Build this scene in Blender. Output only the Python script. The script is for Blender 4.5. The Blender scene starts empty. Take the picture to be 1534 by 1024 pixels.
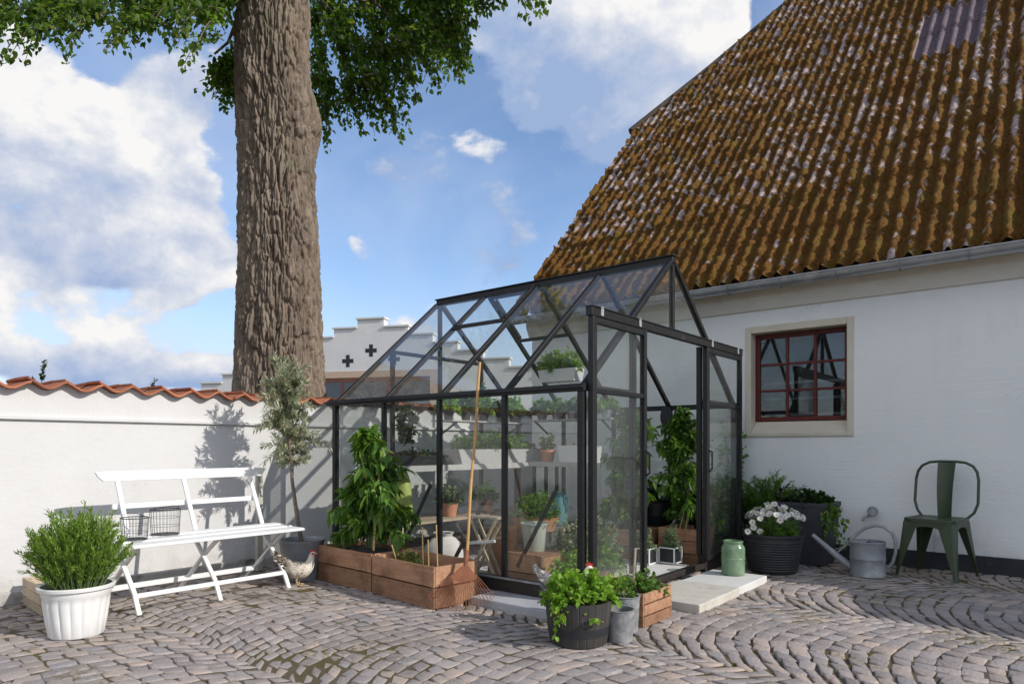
import bpy, math, random
import numpy as np
from mathutils import Vector, Matrix

sc = bpy.context.scene
col = sc.collection
R = math.radians
PI = math.pi

# ------------------------------------------------------------------ camera
# world axes: X runs along the house wall (towards the right), Y runs towards the house
CAM_YAW = 39.13
CAM_H = 1.0
cam_d = bpy.data.cameras.new('camera')
cam = bpy.data.objects.new('camera', cam_d)
col.objects.link(cam)
cam.location = (0, 0, CAM_H)
cam.rotation_euler = (R(90), 0, R(CAM_YAW))
cam_d.sensor_width = 36
cam_d.lens = 24.0
cam_d.shift_y = 156 / 1534
cam_d.clip_start = 0.05
cam_d.clip_end = 2000
sc.camera = cam

# ------------------------------------------------------------------ sun, sky, exposure
SUN = Vector((1.0, 0.235, 0.61)).normalized()
sun_d = bpy.data.lights.new('sun', 'SUN')
sun_d.energy = 2.9
sun_d.angle = R(0.5)
sun_d.color = (1.0, 0.945, 0.875)
sun = bpy.data.objects.new('sun', sun_d)
col.objects.link(sun)
sun.rotation_euler = (-SUN).to_track_quat('-Z', 'Y').to_euler()
sc.view_settings.view_transform = 'Standard'
sc.view_settings.look = 'None'
sc.view_settings.exposure = 0.37
sc.view_settings.gamma = 1.0
sc.render.engine = 'CYCLES'
sc.cycles.max_bounces = 10
sc.cycles.transparent_max_bounces = 40
sc.cycles.caustics_reflective = False
sc.cycles.caustics_refractive = False
sc.cycles.sample_clamp_indirect = 4.0

class NT:
    """small helper for node trees"""
    def __init__(s, tree):
        s.t = tree; s.n = tree.nodes; s.l = tree.links
    def node(s, kind, **kw):
        n = s.n.new(kind)
        for k, v in kw.items(): setattr(n, k, v)
        return n
    def link(s, a, b): s.l.new(a, b)
    def val(s, sock, v):
        if hasattr(v, 'is_linked') or hasattr(v, 'links'): s.l.new(v, sock)
        else: sock.default_value = v
    def math(s, op, a, b=0.0, c=None, clamp=False):
        n = s.n.new('ShaderNodeMath'); n.operation = op; n.use_clamp = clamp
        s.val(n.inputs[0], a); s.val(n.inputs[1], b)
        if c is not None: s.val(n.inputs[2], c)
        return n.outputs[0]
    def noise(s, vec, scale, detail=4, rough=0.55, dist=0.0):
        n = s.n.new('ShaderNodeTexNoise')
        n.inputs['Scale'].default_value = scale; n.inputs['Detail'].default_value = detail
        n.inputs['Roughness'].default_value = rough; n.inputs['Distortion'].default_value = dist
        if vec is not None: s.l.new(vec, n.inputs['Vector'])
        return n.outputs['Fac']
    def mapr(s, v, a, b, c=0.0, d=1.0, smooth=False):
        n = s.n.new('ShaderNodeMapRange')
        if smooth: n.interpolation_type = 'SMOOTHSTEP'
        s.val(n.inputs['Value'], v)
        n.inputs['From Min'].default_value = a; n.inputs['From Max'].default_value = b
        n.inputs['To Min'].default_value = c; n.inputs['To Max'].default_value = d
        return n.outputs['Result']
    def mix(s, fac, a, b, mode='MIX'):
        n = s.n.new('ShaderNodeMix'); n.data_type = 'RGBA'; n.blend_type = mode
        s.val(n.inputs[0], fac)
        for sk, v in ((n.inputs[6], a), (n.inputs[7], b)):
            if isinstance(v, (tuple, list)): sk.default_value = (*v[:3], 1)
            else: s.l.new(v, sk)
        return n.outputs[2]

def build_world():
    w = bpy.data.worlds.new('World'); sc.world = w
    w.use_nodes = True
    k = NT(w.node_tree); k.n.clear()
    out = k.node('ShaderNodeOutputWorld'); bg = k.node('ShaderNodeBackground')
    bg.inputs['Strength'].default_value = 0.15
    sky = k.node('ShaderNodeTexSky'); sky.sky_type = 'NISHITA'; sky.sun_disc = False
    sky.sun_elevation = math.asin(SUN.z); sky.sun_rotation = math.atan2(SUN.x, SUN.y)
    sky.air_density = 1.0; sky.dust_density = 0.5; sky.ozone_density = 2.0
    tc = k.node('ShaderNodeTexCoord'); D = tc.outputs['Generated']
    sep = k.node('ShaderNodeSeparateXYZ'); k.link(D, sep.inputs[0])
    x, y, z = sep.outputs
    # azimuth (degrees, clockwise from the direction the yard looks at) and elevation
    cy, sy = math.cos(R(CAM_YAW)), math.sin(R(CAM_YAW))
    rr = k.math('ADD', k.math('MULTIPLY', x, cy), k.math('MULTIPLY', y, sy))
    ff = k.math('ADD', k.math('MULTIPLY', x, -sy), k.math('MULTIPLY', y, cy))
    az = k.math('MULTIPLY', k.math('ARCTAN2', rr, ff), 180 / PI)
    el = k.math('MULTIPLY', k.math('ARCSINE', z), 180 / PI)
    # billowing: directions are warped before the cloud masses are placed
    mp = k.node('ShaderNodeMapping'); mp.inputs['Scale'].default_value = (1, 1, 1.45); k.link(D, mp.inputs[0])
    n1 = k.noise(mp.outputs[0], 4.6, 10, 0.60, 0.1)
    mp2 = k.node('ShaderNodeMapping'); mp2.inputs['Scale'].default_value = (1, 1, 1.45)
    # second lookup a little towards the sun side, for the light and shade of the billows
    mp2.inputs['Location'].default_value = (0.020, 0.012, 0.040); k.link(D, mp2.inputs[0])
    n2 = k.noise(mp2.outputs[0], 4.6, 8, 0.56, 0.1)
    n3 = k.noise(mp.outputs[0], 2.1, 4, 0.55, .6)
    n4 = k.noise(mp2.outputs[0], 7.5, 3, 0.5)
    azw = k.math('ADD', az, k.math('MULTIPLY', k.math('SUBTRACT', n3, .5), 10.0))
    elw = k.math('ADD', el, k.math('MULTIPLY', k.math('SUBTRACT', n4, .5), 6.0))
    masses = [  # azimuth, elevation, half width, half height, weight, brightness
        (-33.5, 18.0, 8.5, 4.4, .36, .72), (-29.5, 21.5, 5.0, 2.6, .26, .86), (-27.0, 16.5, 4.6, 4.4, .34, .72), (-38.5, 24.0, 6.0, 3.0, .36, .80), (-24.6, 25.2, 3.6, 3.0, .28, .38), (-28, 14.0, 7, 2.0, .22, .55),
        (-34.6, 10.4, 2.6, 1.6, .34, .85), (-29.3, 9.2, 3.4, 1.5, .30, .80), (-25.8, 12.0, 2.6, 1.7, .34, .85), (-22.6, 13.0, 2.6, 1.5, .30, .80), (-38, 8.0, 3.4, 1.6, .34, .70), (-30, 6.0, 9, 1.4, .30, .32), (-33, 12.4, 7, 1.6, .34, .34), (-20, 5.5, 6, 1.3, .26, .45), (-37.5, 14.5, 4.5, 1.2, .20, .55),
        (-12.4, 15.7, 1.7, 1.0, .24, .72), (-8, 10.0, 4.5, 1.4, .20, .70), (-3, 24.0, 2.0, 1.2, .16, .55), (0.5, 26.5, 1.6, 1.3, .20, .62),
        (4.5, 30.0, 7.5, 5.6, .40, .12), (-1.5, 33.5, 4.5, 2.4, .26, .55), (10, 27.5, 4.6, 4.5, .30, .22), (14.8, 31.5, 4.0, 3.6, .44, .95), (17.0, 29.2, 2.2, 2.0, .30, 1.0), (9, 34, 8, 3, .3, .75),
        (40, 50, 30, 10, .20, .7), (80, 30, 40, 14, .24, .9), (150, 38, 50, 18, .34, 1.0), (-110, 28, 40, 14, .24, .9), (-140, 35, 34, 24, .45, 1.0)]  # clouds out of view; the ones behind camera added to brighten the shaded house
    tot = bri = top = None
    for a, e, hw, hh, wt, b in masses:
        da = k.math('DIVIDE', k.math('SUBTRACT', azw, a), hw)
        de = k.math('DIVIDE', k.math('SUBTRACT', elw, e), hh)
        q = k.math('ADD', k.math('MULTIPLY', da, da), k.math('MULTIPLY', de, de))
        g = k.math('MULTIPLY', k.math('EXPONENT', k.math('MULTIPLY', k.math('MULTIPLY', q, q), -0.55)), wt)
        gb = k.math('MULTIPLY', g, k.math('ADD', k.math('MULTIPLY', de, .26), b))
        tot = g if tot is None else k.math('ADD', tot, g)
        bri = gb if bri is None else k.math('ADD', bri, gb)
    bri = k.math('DIVIDE', bri, k.math('ADD', tot, .02))
    dens = k.math('ADD', k.math('MULTIPLY', n1, 1.45), k.math('SUBTRACT', tot, .13))
    cover = k.mapr(dens, 0.72, 0.86, smooth=True)
    veil = k.math('MULTIPLY', k.mapr(n3, 0.40, 0.68, smooth=True), 0.42)
    low = k.mapr(el, 0.0, 15.0, 0.72, 0.0, smooth=True)
    veil = k.math('ADD', veil, low, clamp=True)
    shade = k.math('MULTIPLY', k.math('SUBTRACT', n1, n2), 3.2)
    lit = k.math('ADD', bri, shade)
    rp = k.node('ShaderNodeValToRGB'); k.link(lit, rp.inputs[0]); el_ = rp.color_ramp.elements
    el_[0].position = 0.0; el_[0].color = (1.75, 2.35, 3.6, 1); el_[1].position = 1.0; el_[1].color = (4.9, 4.85, 4.8, 1)
    m_ = el_.new(.5); m_.color = (3.0, 3.3, 4.0, 1)
    skyc = k.mix(1.0, sky.outputs[0], (.90, .93, 1.0), 'MULTIPLY')
    c = k.mix(k.math('MULTIPLY', veil, .8), skyc, (3.3, 3.7, 4.6))
    c = k.mix(cover, c, rp.outputs[0])
    k.link(c, bg.inputs['Color']); k.link(bg.outputs[0], out.inputs[0])
build_world()

# ------------------------------------------------------------------ helpers
def at(px, py, d):
    """the world point seen d metres deep at a place in the 1534 x 1024 photograph"""
    lat = (px - 767) / 1023 * d
    c, s = math.cos(R(CAM_YAW)), math.sin(R(CAM_YAW))
    return Vector((c * lat - s * d, s * lat + c * d, CAM_H + (668 - py) / 1023 * d))

def tag(o, label=None, cat=None, group=None, kind=None):
    if label: o['label'] = label
    if cat: o['category'] = cat
    if group: o['group'] = group
    if kind: o['kind'] = kind
    return o

def thing(name, label, cat, loc=(0, 0, 0), rotz=0.0, group=None):
    o = bpy.data.objects.new(name, None); col.objects.link(o)
    o.empty_display_size = 0.05
    o.location = loc; o.rotation_euler = (0, 0, rotz)
    return tag(o, label, cat, group)

def copy_tree(o, parent=None):
    c = o.copy(); col.objects.link(c); c.parent = parent
    for ch in [x for x in bpy.data.objects if x.parent == o]:
        copy_tree(ch, c)
    return c

class MB:
    """collects shapes and links them as one mesh object"""
    def __init__(s): s.v = []; s.f = []
    def add(s, vs, fs):
        b = len(s.v); s.v += [tuple(v) for v in vs]; s.f += [tuple(i + b for i in f) for f in fs]; return s
    def box(s, c, size, rot=None):
        hx, hy, hz = (q / 2 for q in size)
        vs = [Vector((a * hx, b * hy, e * hz)) for e in (-1, 1) for a, b in ((-1, -1), (1, -1), (1, 1), (-1, 1))]
        if rot is not None: vs = [rot @ v for v in vs]
        c = Vector(c)
        return s.add([v + c for v in vs], [(3, 2, 1, 0), (4, 5, 6, 7), (0, 1, 5, 4), (1, 2, 6, 5), (2, 3, 7, 6), (3, 0, 4, 7)])
    def bx(s, x0, x1, y0, y1, z0, z1):
        return s.box(((x0 + x1) / 2, (y0 + y1) / 2, (z0 + z1) / 2), (abs(x1 - x0), abs(y1 - y0), abs(z1 - z0)))
    def bar(s, p, q, w, h, up=(0, 0, 1)):
        p, q = Vector(p), Vector(q); d = (q - p).normalized(); u = Vector(up)
        if abs(d.dot(u)) > 0.98: u = Vector((0, 1, 0))
        a = d.cross(u).normalized(); b = a.cross(d).normalized()
        o = [(-1, -1), (1, -1), (1, 1), (-1, 1)]
        vs = [e + a * (i * w / 2) + b * (j * h / 2) for e in (p, q) for i, j in o]
        return s.add(vs, [(0, 1, 2, 3), (7, 6, 5, 4), (4, 5, 1, 0), (5, 6, 2, 1), (6, 7, 3, 2), (7, 4, 0, 3)])
    def tube(s, pts, rad, n=8, cap=True, flat=None):
        pts = [Vector(p) for p in pts]
        rad = [rad] * len(pts) if not hasattr(rad, '__len__') else rad
        vs = []; prev = None
        for i, p in enumerate(pts):
            d = (pts[min(i + 1, len(pts) - 1)] - pts[max(i - 1, 0)])
            d = d.normalized() if d.length > 1e-9 else Vector((0, 0, 1))
            if prev is None:
                u = Vector((0, 0, 1)) if abs(d.z) < 0.95 else Vector((1, 0, 0))
                a = d.cross(u).normalized()
            else:
                a = (prev - d * prev.dot(d)).normalized()
            prev = a; b = d.cross(a)
            r = rad[i]; ra, rb = r if hasattr(r, '__len__') else (r, r)
            for k in range(n):
                t = 2 * PI * k / n
                vs.append(p + a * math.cos(t) * ra + b * math.sin(t) * rb)
        fs = [(i * n + k, i * n + (k + 1) % n, (i + 1) * n + (k + 1) % n, (i + 1) * n + k)
              for i in range(len(pts) - 1) for k in range(n)]
        if cap:
            fs.append(tuple(reversed(range(n)))); fs.append(tuple((len(pts) - 1) * n + k for k in range(n)))
        return s.add(vs, fs)
    def lathe(s, prof, c=(0, 0, 0), n=32, flute=None, cap0=True, cap1=False):
        c = Vector(c); vs = []
        for r, z in prof:
            for k in range(n):
                t = 2 * PI * k / n
                q = r if flute is None else r * flute(t, z)
                vs.append(c + Vector((q * math.cos(t), q * math.sin(t), z)))
        m = len(prof)
        fs = [(i * n + k, i * n + (k + 1) % n, (i + 1) * n + (k + 1) % n, (i + 1) * n + k) for i in range(m - 1) for k in range(n)]
        if cap0: fs.append(tuple(reversed(range(n))))
        if cap1: fs.append(tuple((m - 1) * n + k for k in range(n)))
        return s.add(vs, fs)
    def prism(s, poly, axis_o, ax, ay, an, t):
        """flat outline (list of 2D points) extruded by t along an"""
        o, ax, ay, an = Vector(axis_o), Vector(ax), Vector(ay), Vector(an)
        n = len(poly)
        vs = [o + ax * p[0] + ay * p[1] for p in poly] + [o + ax * p[0] + ay * p[1] + an * t for p in poly]
        fs = [tuple(reversed(range(n))), tuple(range(n, 2 * n))] + [(i, (i + 1) % n, n + (i + 1) % n, n + i) for i in range(n)]
        return s.add(vs, fs)
    def build(s, name, mat, parent=None, origin=None, smooth=False, bevel=0.0, seg=2):
        vs = s.v
        if origin is not None: vs = [(v[0] - origin[0], v[1] - origin[1], v[2] - origin[2]) for v in vs]
        me = bpy.data.meshes.new(name); me.from_pydata(vs, [], s.f); me.validate(); me.update()
        return finish(name, me, mat, parent, smooth, bevel, seg)

def finish(name, me, mat, parent=None, smooth=False, bevel=0.0, seg=2):
    o = bpy.data.objects.new(name, me); col.objects.link(o)
    if mat: me.materials.append(mat)
    if smooth:
        me.polygons.foreach_set('use_smooth', np.ones(len(me.polygons), dtype=bool))
        try: me.set_sharp_from_angle(angle=R(42))
        except Exception: pass
    if bevel:
        m = o.modifiers.new('edge', 'BEVEL'); m.width = bevel; m.segments = seg; m.limit_method = 'ANGLE'; m.angle_limit = R(40)
    if parent is not None: o.parent = parent
    return o

def np_mesh(name, V, F, mat, parent=None, smooth=False, attr=None):
    """fast mesh from arrays; F is (n,3) or (n,4)"""
    V = np.asarray(V, dtype=np.float32); F = np.asarray(F, dtype=np.int32)
    me = bpy.data.meshes.new(name)
    me.vertices.add(len(V)); me.vertices.foreach_set('co', V.ravel())
    k = F.shape[1]
    me.loops.add(F.size); me.loops.foreach_set('vertex_index', F.ravel())
    me.polygons.add(len(F)); me.polygons.foreach_set('loop_start', np.arange(0, F.size, k, dtype=np.int32))
    me.update(calc_edges=True); me.validate()
    if attr:
        for an, arr in attr.items():
            a = me.attributes.new(an, 'FLOAT', 'POINT'); a.data.foreach_set('value', np.asarray(arr, dtype=np.float32))
    o = bpy.data.objects.new(name, me); col.objects.link(o)
    if mat: me.materials.append(mat)
    if smooth: me.polygons.foreach_set('use_smooth', np.ones(len(me.polygons), dtype=bool))
    if parent is not None: o.parent = parent
    return o

_rs = np.random.RandomState(7)
_tab = _rs.rand(64, 64, 64).astype(np.float32)
def vnoise(x, y, z):
    xi = np.floor(x).astype(int); yi = np.floor(y).astype(int); zi = np.floor(z).astype(int)
    fx, fy, fz = x - xi, y - yi, z - zi
    fx = fx * fx * (3 - 2 * fx); fy = fy * fy * (3 - 2 * fy); fz = fz * fz * (3 - 2 * fz)
    g = lambda a, b, c: _tab[(xi + a) & 63, (yi + b) & 63, (zi + c) & 63]
    l = lambda a, b, t: a + (b - a) * t
    return l(l(l(g(0,0,0), g(1,0,0), fx), l(g(0,1,0), g(1,1,0), fx), fy),
             l(l(g(0,0,1), g(1,0,1), fx), l(g(0,1,1), g(1,1,1), fx), fy), fz)
def fbm(x, y, z, o=4):
    s = 0; a = 0.5; t = 0
    for i in range(o):
        s = s + a * vnoise(x * 2**i + i * 7.3, y * 2**i + i * 3.1, z * 2**i); t += a; a *= 0.5
    return s / t

def cells(u, v, nu, seed):
    """distance between the nearest and second nearest of scattered points; u wraps after nu cells"""
    r = np.random.RandomState(seed).rand(nu, 400, 2)
    ui, vi = np.floor(u).astype(int), np.floor(v).astype(int)
    f1 = np.full(u.shape, 9.0); f2 = np.full(u.shape, 9.0)
    for i in (-1, 0, 1):
        for j in (-1, 0, 1):
            p = r[(ui + i) % nu, (vi + j) % 400]
            d = np.hypot(ui + i + p[..., 0] - u, vi + j + p[..., 1] - v)
            f2 = np.minimum(f2, np.maximum(f1, d)); f1 = np.minimum(f1, d)
    return f2 - f1

# ------------------------------------------------------------------ foliage
def rnd_unit(rs, n):
    v = rs.normal(size=(n, 3)); return v / np.linalg.norm(v, axis=1, keepdims=True)

def leaf_mesh(name, P, D, N, L, W, mat, parent=None, origin=None, fold=0.25, droop=0.1, detail=False):
    """a lot of separate little leaves: P base, D direction, N normal, L length, W width"""
    P, D, N = (np.asarray(q, float) for q in (P, D, N))
    D = D / np.linalg.norm(D, axis=1, keepdims=True)
    N = N - D * (N * D).sum(1, keepdims=True); N = N / (np.linalg.norm(N, axis=1, keepdims=True) + 1e-9)
    S = np.cross(D, N)
    n = len(P); L = np.broadcast_to(L, (n,))[:, None]; W = np.broadcast_to(W, (n,))[:, None]
    if origin is not None: P = P - np.asarray(origin)
    dz = np.array([[0, 0, -1.0]]) * L * droop
    if not detail:
        V = np.stack([P, P + D * L * .42 + S * W * .5 + N * W * fold, P + D * L + dz, P + D * L * .42 - S * W * .5 + N * W * fold], 1)
        b = np.arange(n)[:, None] * 4
        F = np.concatenate([b + [[0, 1, 2]], b + [[0, 2, 3]]])
        k = 4
    else:
        m = P + D * L * .5 + dz * .25
        V = np.stack([P, m, P + D * L + dz,
                      P + D * L * .26 + S * W * .46 + N * W * fold, P + D * L * .68 + S * W * .40 + N * W * fold + dz * .4,
                      P + D * L * .26 - S * W * .46 + N * W * fold, P + D * L * .68 - S * W * .40 + N * W * fold + dz * .4], 1)
        b = np.arange(n)[:, None] * 7
        F = np.concatenate([b + [q] for q in ([0, 3, 1], [3, 4, 1], [4, 2, 1], [0, 1, 5], [5, 1, 6], [6, 1, 2])])
        k = 7
    return np_mesh(name, V.reshape(-1, 3), F, mat, parent)

def stems(rs, base, tips, bend=0.15, n=6, sag=0.0):
    """curved shoots from base points to tips"""
    out = []
    for b, t in zip(base, tips):
        b, t = np.asarray(b, float), np.asarray(t, float); ln = np.linalg.norm(t - b)
        k = rs.normal(size=3) * bend * ln
        u = np.linspace(0, 1, n)[:, None]
        p = b + (t - b) * u + k * (4 * u * (1 - u)) * .5
        p[:, 2] += ln * 0.15 * np.sin(u[:, 0] * PI) - sag * ln * u[:, 0] ** 2
        out.append(p)
    return out

def leaves_on(rs, shoots, per, spread=0.9, start=0.25, updir=0.3, jitter=0.0):
    """leaf base points, directions, normals along the shoots"""
    P, D, N = [], [], []
    for s in shoots:
        m = len(s); t = rs.uniform(start, 1, per) * (m - 1); i = np.minimum(t.astype(int), m - 2); f = (t - i)[:, None]
        p = s[i] * (1 - f) + s[i + 1] * f; d = s[i + 1] - s[i]; d = d / (np.linalg.norm(d, axis=1, keepdims=True) + 1e-9)
        o = rnd_unit(rs, per); o = o - d * (o * d).sum(1, keepdims=True); o /= np.linalg.norm(o, axis=1, keepdims=True)
        dd = d * (1 - spread * .5) + o * spread; dd[:, 2] += updir * .5
        P.append(p + rs.normal(size=(per, 3)) * jitter); D.append(dd); N.append(np.cross(o, d) * .3 + np.array([0, 0, 1.0]) + rs.normal(size=(per, 3)) * .35)
    return np.concatenate(P), np.concatenate(D), np.concatenate(N)

def stem_mb(shoots, r0, r1, n=5, origin=None):
    m = MB()
    for s in shoots:
        m.tube([Vector(q) for q in s], list(np.linspace(r0, r1, len(s))), n, cap=False)
    return m

def dome_tips(rs, n, c, rx, ry, h, zmin=0.0, inner=0.35):
    """points through a domed volume above c"""
    th = rs.uniform(0, 2 * PI, n); u = np.sqrt(rs.uniform(0, 1, n)); ph = rs.uniform(inner, 1, n)
    z = (1 - u ** 2) ** .5
    return np.stack([c[0] + rx * u * np.cos(th), c[1] + ry * u * np.sin(th), c[2] + zmin + h * z * ph + rs.normal(size=n) * h * .05], 1)

# ------------------------------------------------------------------ materials
MATS = {}
def new_mat(name):
    m = bpy.data.materials.new(name); m.use_nodes = True
    k = NT(m.node_tree); k.n.clear()
    out = k.node('ShaderNodeOutputMaterial'); MATS[name] = m
    return m, k, out
def bsdf(k, out, color, rough=0.6, metal=0.0, spec=0.5, normal=None):
    b = k.node('ShaderNodeBsdfPrincipled')
    if isinstance(color, (tuple, list)): b.inputs['Base Color'].default_value = (*color[:3], 1)
    else: k.link(color, b.inputs['Base Color'])
    k.val(b.inputs['Roughness'], rough); b.inputs['Metallic'].default_value = metal
    b.inputs['Specular IOR Level'].default_value = spec
    if normal is not None: k.link(normal, b.inputs['Normal'])
    if out is not None: k.link(b.outputs[0], out.inputs[0])
    return b
def bump(k, h, strength, dist=0.01):
    b = k.node('ShaderNodeBump'); b.inputs['Strength'].default_value = strength; b.inputs['Distance'].default_value = dist
    k.link(h, b.inputs['Height']); return b.outputs[0]
def coords(k, kind='Object', scale=(1, 1, 1)):
    tc = k.node('ShaderNodeTexCoord'); mp = k.node('ShaderNodeMapping'); mp.inputs['Scale'].default_value = scale
    k.link(tc.outputs[kind], mp.inputs[0]); return mp.outputs[0]
def island(k): return k.node('ShaderNodeNewGeometry').outputs['Random Per Island']

def m_mottle(name, a, b, scale=8, rough=0.6, bumps=0.3, bscale=60, metal=0.0, spec=0.4, stretch=(1, 1, 1), c=None, cfac=(0.6, 0.75), cscale=3, isl=0.0, bdist=0.004):
    m, k, out = new_mat(name); v = coords(k, 'Object', stretch)
    n = k.noise(v, scale, 6, 0.62); cc = k.mix(k.mapr(n, 0.3, 0.7), a, b)
    if c is not None:
        cc = k.mix(k.mapr(k.noise(v, cscale, 7, 0.65), *cfac), cc, c)
    if isl:
        h = k.node('ShaderNodeHueSaturation'); k.link(cc, h.inputs['Color'])
        k.link(k.mapr(island(k), 0, 1, 1 - isl, 1 + isl), h.inputs['Value']); cc = h.outputs[0]
    nb = bump(k, k.noise(v, bscale, 5, 0.6), bumps, bdist) if bumps else None
    bsdf(k, out, cc, k.mapr(n, 0.2, 0.8, rough - .08, rough + .08), metal, spec, nb)
    return m

def m_wood(name, a, b, dark, axis=(1, 12, 12), rough=0.75, isl=0.25, stain=0.5):
    m, k, out = new_mat(name); tc = k.node('ShaderNodeTexCoord'); g = island(k)
    sh = k.node('ShaderNodeVectorMath', operation='ADD'); cmb = k.node('ShaderNodeCombineXYZ')
    for i in range(3): k.link(k.math('MULTIPLY', g, 37.0 + 11 * i), cmb.inputs[i])
    k.link(tc.outputs['Object'], sh.inputs[0]); k.link(cmb.outputs[0], sh.inputs[1])
    mp = k.node('ShaderNodeMapping'); mp.inputs['Scale'].default_value = axis; k.link(sh.outputs[0], mp.inputs[0])
    n = k.noise(mp.outputs[0], 3.0, 8, 0.68, 0.8); f = k.noise(mp.outputs[0], 14.0, 4, 0.6, 0.2)
    cc = k.mix(k.mapr(n, 0.32, 0.68), a, b)
    cc = k.mix(k.math('MULTIPLY', k.mapr(f, 0.55, 0.8), 0.5), cc, dark)
    cc = k.mix(k.math('MULTIPLY', k.mapr(k.noise(sh.outputs[0], 5.0, 6, 0.65), 0.5, 0.72), stain), cc, dark)
    h = k.node('ShaderNodeHueSaturation'); k.link(cc, h.inputs['Color']); k.link(k.mapr(g, 0, 1, 1 - isl, 1 + isl), h.inputs['Value'])
    bsdf(k, out, h.outputs[0], rough, 0, 0.3, bump(k, f, 0.4, 0.003)); return m

def m_leaf(name, a, b, trans=0.35, rough=0.45, tcol=None, c=None):
    m, k, out = new_mat(name); g = island(k)
    cc = k.mix(g, a, b)
    cc = k.mix(k.math('MULTIPLY', k.math('GREATER_THAN', k.math('FRACT', k.math('MULTIPLY', g, 13.7)), .93), .55), cc, (b[0] * 1.5 + .04, b[1] * 1.05, b[2]))
    if c is not None: cc = k.mix(k.mapr(k.noise(coords(k), 9, 3), 0.55, 0.7), cc, c)
    p = bsdf(k, None, cc, rough, 0, 0.45); t = k.node('ShaderNodeBsdfTranslucent')
    k.link(k.mix(1.0, cc, tcol or (1.5, 1.6, .6), 'MULTIPLY'), t.inputs[0])
    mx = k.node('ShaderNodeMixShader'); mx.inputs[0].default_value = trans
    k.link(p.outputs[0], mx.inputs[1]); k.link(t.outputs[0], mx.inputs[2]); k.link(mx.outputs[0], out.inputs[0]); return m

def m_glass(name, tint=(0.93, 0.96, 0.95), gloss=1.0, dirt=0.05):
    """thin window glass: clear with a mirror that grows towards grazing angles, and a film of dust"""
    m, k, out = new_mat(name)
    tr = k.node('ShaderNodeBsdfTransparent'); tr.inputs[0].default_value = (*tint, 1)
    gl = k.node('ShaderNodeBsdfGlossy'); gl.inputs['Roughness'].default_value = 0.01
    df = k.node('ShaderNodeBsdfDiffuse'); df.inputs[0].default_value = (.75, .75, .72, 1)
    v = coords(k)
    ge = k.node('ShaderNodeNewGeometry'); dt = k.node('ShaderNodeVectorMath', operation='DOT_PRODUCT')
    k.link(ge.outputs['Normal'], dt.inputs[0]); k.link(ge.outputs['Incoming'], dt.inputs[1])
    c1 = k.math('SUBTRACT', 1.0, k.math('ABSOLUTE', dt.outputs['Value']), clamp=True)
    fr = k.math('ADD', .04, k.math('MULTIPLY', k.math('POWER', c1, 5.0), .96))
    mx = k.node('ShaderNodeMixShader'); k.link(k.math('MULTIPLY', fr, gloss, clamp=True), mx.inputs[0])
    k.link(tr.outputs[0], mx.inputs[1]); k.link(gl.outputs[0], mx.inputs[2])
    tl = k.node('ShaderNodeBsdfTranslucent'); tl.inputs[0].default_value = (.85, .85, .82, 1); ad = k.node('ShaderNodeMixShader'); ad.inputs[0].default_value = .6
    k.link(df.outputs[0], ad.inputs[1]); k.link(tl.outputs[0], ad.inputs[2])
    m2 = k.node('ShaderNodeMixShader'); k.link(k.mapr(k.noise(v, 2.2, 5, .6), 0.3, 0.8, dirt * .5, dirt * 1.4), m2.inputs[0])
    k.link(mx.outputs[0], m2.inputs[1]); k.link(ad.outputs[0], m2.inputs[2]); k.link(m2.outputs[0], out.inputs[0]); return m

def m_plaster(name, a, b, stain, s_amt=0.25, bumps=0.35, bscale=22, bricks=0.0):
    m, k, out = new_mat(name); v = coords(k)
    n = k.noise(v, 1.3, 6, .6); cc = k.mix(k.mapr(n, .3, .7), a, b)
    st = k.noise(coords(k, 'Object', (1, 1, .35)), 4.0, 7, .68)
    cc = k.mix(k.math('MULTIPLY', k.mapr(st, .56, .78), s_amt), cc, stain)
    sx = k.node('ShaderNodeSeparateXYZ'); k.link(v, sx.inputs[0])
    # rain splash and dust just above the ground, runs and hairline cracks
    sp = k.math('MULTIPLY', k.mapr(sx.outputs[2], .02, .34, 1, 0, smooth=True), k.mapr(k.noise(v, 7, 6, .65), .38, .68))
    cc = k.mix(k.math('MULTIPLY', sp, .55), cc, (.40, .36, .30))
    wv = k.noise(v, 1.1, 8, .7, 1.2); cr = k.math('SUBTRACT', 1.0, k.mapr(k.math('ABSOLUTE', k.math('SUBTRACT', wv, .5)), 0.0, .0035), clamp=True)
    cr = k.math('MULTIPLY', cr, k.mapr(k.noise(v, .9, 2), .56, .64)); cc = k.mix(k.math('MULTIPLY', cr, .55), cc, (.30, .28, .25))
    # limewashed stonework: broad soft lumps under fine grain
    h1 = k.noise(v, bscale * .28, 3, .5); h2 = k.noise(v, bscale * 3, 4, .6)
    hh = k.math('ADD', h1, k.math('MULTIPLY', h2, .35))
    if bricks:
        cb = k.node('ShaderNodeCombineXYZ'); k.link(k.math('ADD', sx.outputs[0], k.math('MULTIPLY', sx.outputs[1], 1.0)), cb.inputs[0]); k.link(k.math('ADD', sx.outputs[2], k.math('MULTIPLY', h1, .012)), cb.inputs[1])
        bt = k.node('ShaderNodeTexBrick'); k.link(cb.outputs[0], bt.inputs['Vector']); bt.inputs['Scale'].default_value = 1.0; bt.inputs['Brick Width'].default_value = .24; bt.inputs['Row Height'].default_value = .072
        bt.inputs['Mortar Size'].default_value = .007; bt.inputs['Mortar Smooth'].default_value = .8
        hh = k.math('SUBTRACT', hh, k.math('MULTIPLY', k.math('MULTIPLY', bt.outputs['Fac'], k.mapr(k.noise(v, 1.7, 3), .38, .62)), bricks))
    bsdf(k, out, cc, .88, 0, .25, bump(k, hh, bumps, .02)); return m
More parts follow.
